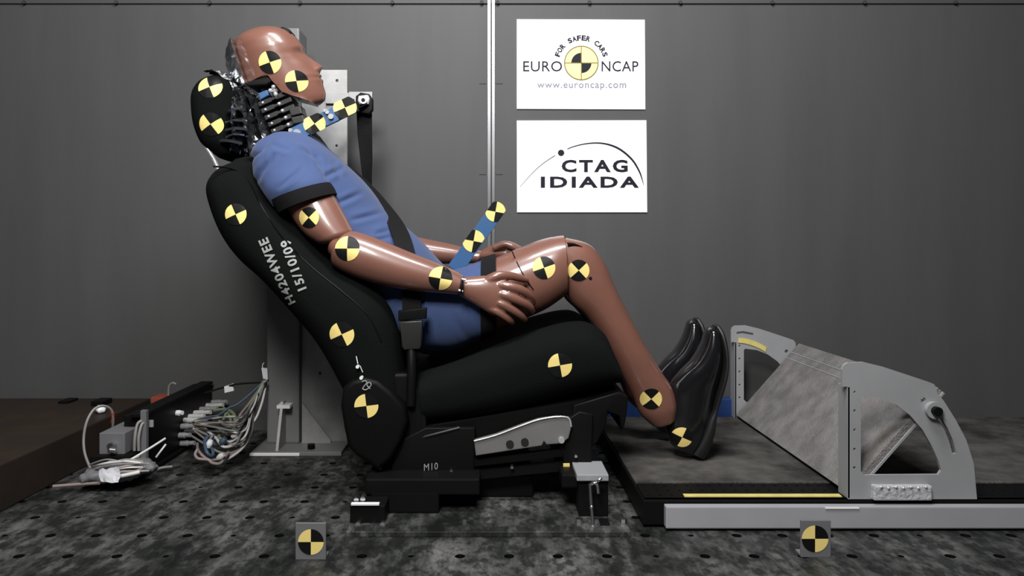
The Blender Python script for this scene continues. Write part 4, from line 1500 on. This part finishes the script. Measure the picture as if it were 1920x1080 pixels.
cab = [
    ([(362, 801, 2.22), (395, 812, 2.18), (430, 830, 2.15), (452, 838, 2.15), (470, 815, 2.2), (478, 770, 2.25), (490, 735, 2.29), (499, 715, 2.30)], 'cable_grey', .0035),
    ([(360, 818, 2.2), (392, 835, 2.12), (400, 815, 2.1), (392, 835, 2.09), (420, 850, 2.1), (450, 840, 2.14), (468, 800, 2.2), (484, 745, 2.27), (500, 712, 2.30)], 'cable_grey', .0035),
    ([(370, 832, 2.15), (372, 845, 2.08), (385, 858, 2.06), (405, 862, 2.07), (440, 850, 2.12), (462, 822, 2.17), (476, 770, 2.24), (496, 716, 2.30)], 'cable_pink', .004),
    ([(378, 786, 2.25), (410, 778, 2.24), (428, 765, 2.25), (445, 758, 2.26), (470, 738, 2.28), (497, 712, 2.30)], 'cable_blue', .003),
    ([(402, 770, 2.28), (425, 768, 2.26), (440, 780, 2.22), (438, 805, 2.19), (430, 815, 2.17), (455, 800, 2.19), (470, 762, 2.25), (495, 714, 2.3)], 'cable_green', .005),
    ([(420, 765, 2.28), (432, 785, 2.22), (428, 810, 2.18), (412, 825, 2.15), (414, 800, 2.16), (424, 775, 2.2)], 'cable_green', .004),
    ([(382, 802, 2.2), (405, 822, 2.13), (420, 838, 2.10), (445, 830, 2.13), (450, 808, 2.18), (472, 768, 2.24), (493, 718, 2.3)], 'cable_white', .004),
    ([(497, 728, 2.295), (492, 752, 2.27), (482, 780, 2.24), (470, 800, 2.22), (465, 825, 2.18), (450, 845, 2.13), (425, 862, 2.09), (410, 868, 2.06)], 'cable_white', .0035),
    ([(383, 825, 2.12), (398, 842, 2.08), (398, 855, 2.06), (388, 848, 2.05), (384, 830, 2.08), (392, 818, 2.1), (402, 835, 2.1)], 'cable_blue', .0045),
    ([(370, 843, 2.05), (366, 852, 2.04), (372, 860, 2.03), (390, 862, 2.03), (398, 868, 2.03), (412, 869, 2.04), (420, 860, 2.06), (428, 848, 2.09)], 'cable_pink', .004),
    ([(410, 790, 2.21), (440, 792, 2.2), (452, 775, 2.22), (466, 758, 2.25), (480, 738, 2.28), (498, 713, 2.30)], 'cable_pink', .0035),
    ([(428, 822, 2.16), (442, 810, 2.18), (460, 788, 2.2), (474, 772, 2.23), (480, 752, 2.26), (498, 718, 2.30)], 'cable_black', .006),
]
cdesc = ['grey sensor cable in the bundle sweeping from the plugs up to the post', 'grey sensor cable in the bundle sweeping from the plugs up to the post', 'pinkish grey cable drooping lowest from the metal plugs to the post',
         'thin blue cable along the top of the cable bundle', 'thick green cable arching through the cable bundle', 'green cable looped on itself in the middle of the bundle',
         'white cable through the middle of the cable bundle', 'white cable hanging apart on the right of the bundle below the post', 'short blue cable coiled below the white plugs',
         'pinkish cable looped on the floor under the bundle', 'pinkish grey cable crossing high in the bundle', 'thick black sleeve lying diagonally in the cable bundle']
for (pts, m_, r), lb in zip(cab, cdesc):
    bm = bmesh.new()
    pp = [at(x, y, d) for x, y, d in pts]
    for p in pp:
        p.z = max(p.z, r + 0.001)
    tube(bm, pp, r, 8, 6)
    tag(obj('sensor_cable', bm, m_, None, True), lb, 'cable', 'sensor cables gathered at the post')
base_run = [Vector((365, 800, 2.2)), Vector((400, 806, 2.17)), Vector((432, 812, 2.14)), Vector((455, 806, 2.16)), Vector((472, 770, 2.22)), Vector((486, 740, 2.27)), Vector((498, 716, 2.30))]
for i in range(16):             # the rest of the crowded bundle
    bm = bmesh.new()
    f = i / 15
    spread = [10, 26, 30, 22, 13, 7, 2.5]
    side = f * 2 - 1
    pts = []
    for q, sp in zip(base_run, spread):
        pts.append((q.x + random.uniform(-7, 7) * sp / 26, q.y + side * sp + random.uniform(-6, 6) * sp / 26, q.z + random.uniform(-.03, .03) * sp / 26))
    pp = [at(*p) for p in pts]
    r = random.choice((0.002, 0.0024, 0.003))
    for p in pp:
        p.z = max(p.z, r + 0.001)
    tube(bm, pp, r, 6, 6)
    mm = ('cable_grey', 'cable_white', 'cable_grey', 'cable_pink', 'cable_white', 'cable_black')[i % 6]
    tag(obj('sensor_cable', bm, mm, None, True), {'cable_grey': 'thin grey cable within the crowded cable bundle beside the post', 'cable_white': 'thin white cable within the crowded cable bundle beside the post',
        'cable_pink': 'thin pinkish cable within the crowded cable bundle beside the post', 'cable_black': 'thin black cable within the crowded cable bundle beside the post'}[mm], 'cable',
        {'cable_grey': 'thin grey cables in the bundle', 'cable_white': 'thin white cables in the bundle', 'cable_pink': 'thin pinkish cables in the bundle', 'cable_black': 'thin black cables in the bundle'}[mm])
# heat-shrink ends in the bundle
for x, y, d, m_, dx_, dy_, lb in ((393, 832, 2.08, 'tape', -4, 14, 'white sleeved cable end standing upright in the cable bundle'), (440, 815, 2.14, 'tape', 10, -8, 'white sleeved cable end lying right of the thick black sleeve'),
                                  (414, 856, 2.05, 'cable_white', 12, -8, 'pale sleeved cable end lowest in the cable bundle'), (418, 827, 2.10, 'cable_blue', 10, -10, 'blue sleeved cable end in the middle of the bundle')):
    bm = bmesh.new()
    a, b = at(x - dx_ / 2, y - dy_ / 2, d), at(x + dx_ / 2, y + dy_ / 2, d)
    tube(bm, [a, (a + b) / 2, b], [0.006, 0.009, 0.006], 10, 4)
    tag(obj('cable_sleeve', bm, m_, None, True), lb, 'cable end')

bm = bmesh.new()                # black lead from the beam to the post, with a white tag
tube(bm, [at(385, 737, 2.42), at(410, 729, 2.40), at(440, 721, 2.37), at(470, 718, 2.34), at(499, 717, 2.325)], 0.003, 8, 4)
tag(obj('signal_lead', bm, 'cable_black', None, True), 'thin black lead stretched from the black beam to the grey post', 'cable')
bm = bmesh.new()
prism(bm, [(420, 725, ), (437, 719), (438, 733), (421, 737)], 2.378, 2.386, 0.001)
tag(obj('cable_tag', bm, 'tape'), 'white tape flag on the thin black lead above the plugs', 'tag')

jb = thing('junction_box', 'grey metal box with a curled white cable near the left rail', 'box', (-1.0, 2.0, 0.07))
bm = bmesh.new()
p, q = at(186, 852, 1.98), at(234, 812, 1.98)
bx(bm, (p.x, 1.98, p.z), (q.x, 2.11, q.z), 0.002)
case = obj('case', bm, 'boxgrey', jb)
bm = bmesh.new()
a = at(207, 838, 1.965)
cyl(bm, a, a + Vector((0.0, 0.018, 0)), 0.010, 12)
cyl(bm, a + Vector((0.002, -0.006, -0.006)), a + Vector((0.016, -0.004, -0.008)), 0.007, 10)
obj('socket', bm, 'silver', case, 40)
bm = bmesh.new()
tube(bm, [at(211, 803, 2.06), at(212, 785, 2.05), at(208, 768, 2.04), at(193, 761, 2.02), at(176, 768, 2.0), at(163, 790, 1.98), at(157, 820, 1.97), at(159, 850, 1.96), at(170, 880, 1.955)], 0.0034, 8, 5)
obj('cable', bm, 'cable_grey', jb, True)
bm = bmesh.new()
tube(bm, [at(210.5, 792, 2.055), at(212, 782, 2.05), at(210, 773, 2.045)], 0.0046, 8, 3)
obj('strain_relief', bm, 'orange', jb, True)
bm = bmesh.new()                # tray the box stands on
bx(bm, (at(170, 0, 1.97).x, 1.965, 0.0), (at(245, 0, 1.97).x, 2.13, p.z), 0.003)
tag(obj('equipment_tray', bm, 'black'), 'low black block carrying the grey metal box', 'block')

bm = bmesh.new()
for q in (0, 1):
    tube(bm, [at(252 + q * 8, 845, 2.0), at(253 + q * 7, 820, 2.0), at(258 + q * 7, 795 + q * 3, 2.01), at(268 + q * 3, 788 + q * 4, 2.02)], 0.004, 8, 5)
tag(obj('cable_pair', bm, 'cable_grey', None, True), 'pair of grey cables curving up between the grey box and black beam', 'cable')

bm = bmesh.new()                # grey woven sleeve over the pile of leads
loft(bm, [(165, 905, 168, 878, 1.93, 0.03), (200, 902, 205, 868, 1.94, 0.045), (235, 897, 238, 862, 1.95, 0.05), (265, 890, 268, 862, 1.96, 0.04), (288, 880, 287, 866, 1.97, 0.02)], 6, 24, 0.5, 0.4)
displace(bm, lambda c: noise.noise(c * 38) * 0.012 + noise.noise(c * 110) * 0.006)
for v in bm.verts:
    v.co.z = max(v.co.z, 0.002)
tag(obj('cable_sleeve', bm, 'bag', None, True), 'crumpled grey sleeve bundle on the floor below the grey box', 'cable sleeve')
for i in range(9):
    bm = bmesh.new()
    y0 = 868 + i * 3.6
    pp = [at(168 + 4 * (i % 3), y0 + random.uniform(-3, 5), 1.925), at(200, y0 - 4 + random.uniform(-4, 4), 1.90), at(235, y0 - 6 + random.uniform(-5, 5), 1.905), at(262 + 6 * (i % 4), y0 - 9 + random.uniform(-6, 4), 1.92)]
    r = random.choice((0.0022, 0.003))
    for p in pp:
        p.z = max(p.z, r + 0.001)
    tube(bm, pp, r, 6, 6)
    mm = ('cable_grey', 'cable_pink', 'cable_white')[i % 3]
    tag(obj('loose_lead', bm, mm, None, True), {'cable_grey': 'thin grey lead lying across the crumpled grey sleeve bundle', 'cable_pink': 'thin pinkish lead lying across the crumpled grey sleeve bundle', 'cable_white': 'thin white lead lying across the crumpled grey sleeve bundle'}[mm], 'cable',
        {'cable_grey': 'grey leads on the sleeve bundle', 'cable_pink': 'pinkish leads on the sleeve bundle', 'cable_white': 'white leads on the sleeve bundle'}[mm])
bm = bmesh.new()
crinkle(bm, lambda u, v: at(186 + 38 * u, 876 + 28 * v + 6 * (1 - u) * (1 - v), 1.876 - 0.012 * v), 6, 6, 0.010, 40, 5)
bmesh.ops.solidify(bm, geom=bm.faces[:], thickness=0.002)
tag(obj('tape_scrap', bm, 'tape'), 'bright white crumpled tape on the grey sleeve bundle', 'tape')
for pts, m_, r, lb in (([(100, 912, 1.9), (150, 908, 1.9), (186, 906, 1.89)], 'cable_pink', .004, 'pale pink lead on the floor at the far left'),
                       ([(225, 893, 1.90), (250, 888, 1.905), (262, 885, 1.91)], 'cable_white', .005, 'short white lead end beside the white tape'),
                       ([(238, 866, 1.95), (262, 852, 1.97), (285, 838, 2.0), (310, 822, 2.03)], 'cable_white', .003, 'white twisted lead rising from the grey bundle to the black beam'),
                       ([(293, 857, 2.0), (302, 845, 2.0), (311, 833, 2.01)], 'cable_white', .0028, 'short pale lead end hanging before the black beam'),
                       ([(294, 880, 2.07), (305, 877, 2.08), (323, 875, 2.09)], 'cable_grey', .004, 'short pale rod lying on the floor below the plugs')):
    bm = bmesh.new()
    pp = [at(x, y, d) for x, y, d in pts]
    for p in pp:
        p.z = max(p.z, r + 0.0005)
    tube(bm, pp, r, 8, 5)
    tag(obj('loose_lead', bm, m_, None, True), lb, 'cable')
bm = bmesh.new()
bx(bm, (at(128, 0, 2.5).x, 2.44, 0.11), (at(147, 0, 2.5).x, 2.5, 0.118), 0.002)
bm2 = bm
tag(obj('steel_clip', bm2, 'black'), 'flat black clip at the wall end of the brown rail', 'clip')
bm = bmesh.new()
a = at(188, 756, 2.3)
bmesh.ops.create_icosphere(bm, subdivisions=3, radius=0.014, matrix=Matrix.Translation((a.x, a.y, a.z)) @ Matrix.Diagonal((1.1, 1, 0.85, 1)))
displace(bm, lambda c: noise.noise(c * 90) * 0.004)
lo = min(v.co.z for v in bm.verts)
for v in bm.verts:
    v.co.z += 0.1095 - lo
tag(obj('paper_ball', bm, 'tape', None, True), 'small white crumpled ball resting on the brown steel rail', 'paper')
bm = bmesh.new()
bx(bm, (at(176, 0, 2.42).x, 2.40, 0.1105), (at(199, 0, 2.42).x, 2.46, 0.126), 0.003)
tag(obj('steel_block', bm, 'black'), 'small black block behind the white ball on the brown rail', 'block')
cl = thing('clamp', 'orange red clamp block with bent wire hook behind the black beam', 'clamp', (-1.03, 2.40, 0.0))
bm = bmesh.new()
pbox(bm, 283, 745, 330, 762, 2.40, 2.46, 0.002)
p = at(283, 762, 2.40)
bx(bm, (p.x + .01, 2.41, 0.0), (p.x + 0.06, 2.45, p.z), 0.001)
obj('block', bm, 'orange', cl)
bm = bmesh.new()
tube(bm, [at(316, 748, 2.43), at(316, 730, 2.43), at(319, 721, 2.43), at(325, 718, 2.43), at(330, 721, 2.43)], 0.0035, 8, 4)
obj('hook', bm, 'cable_grey', cl, True)
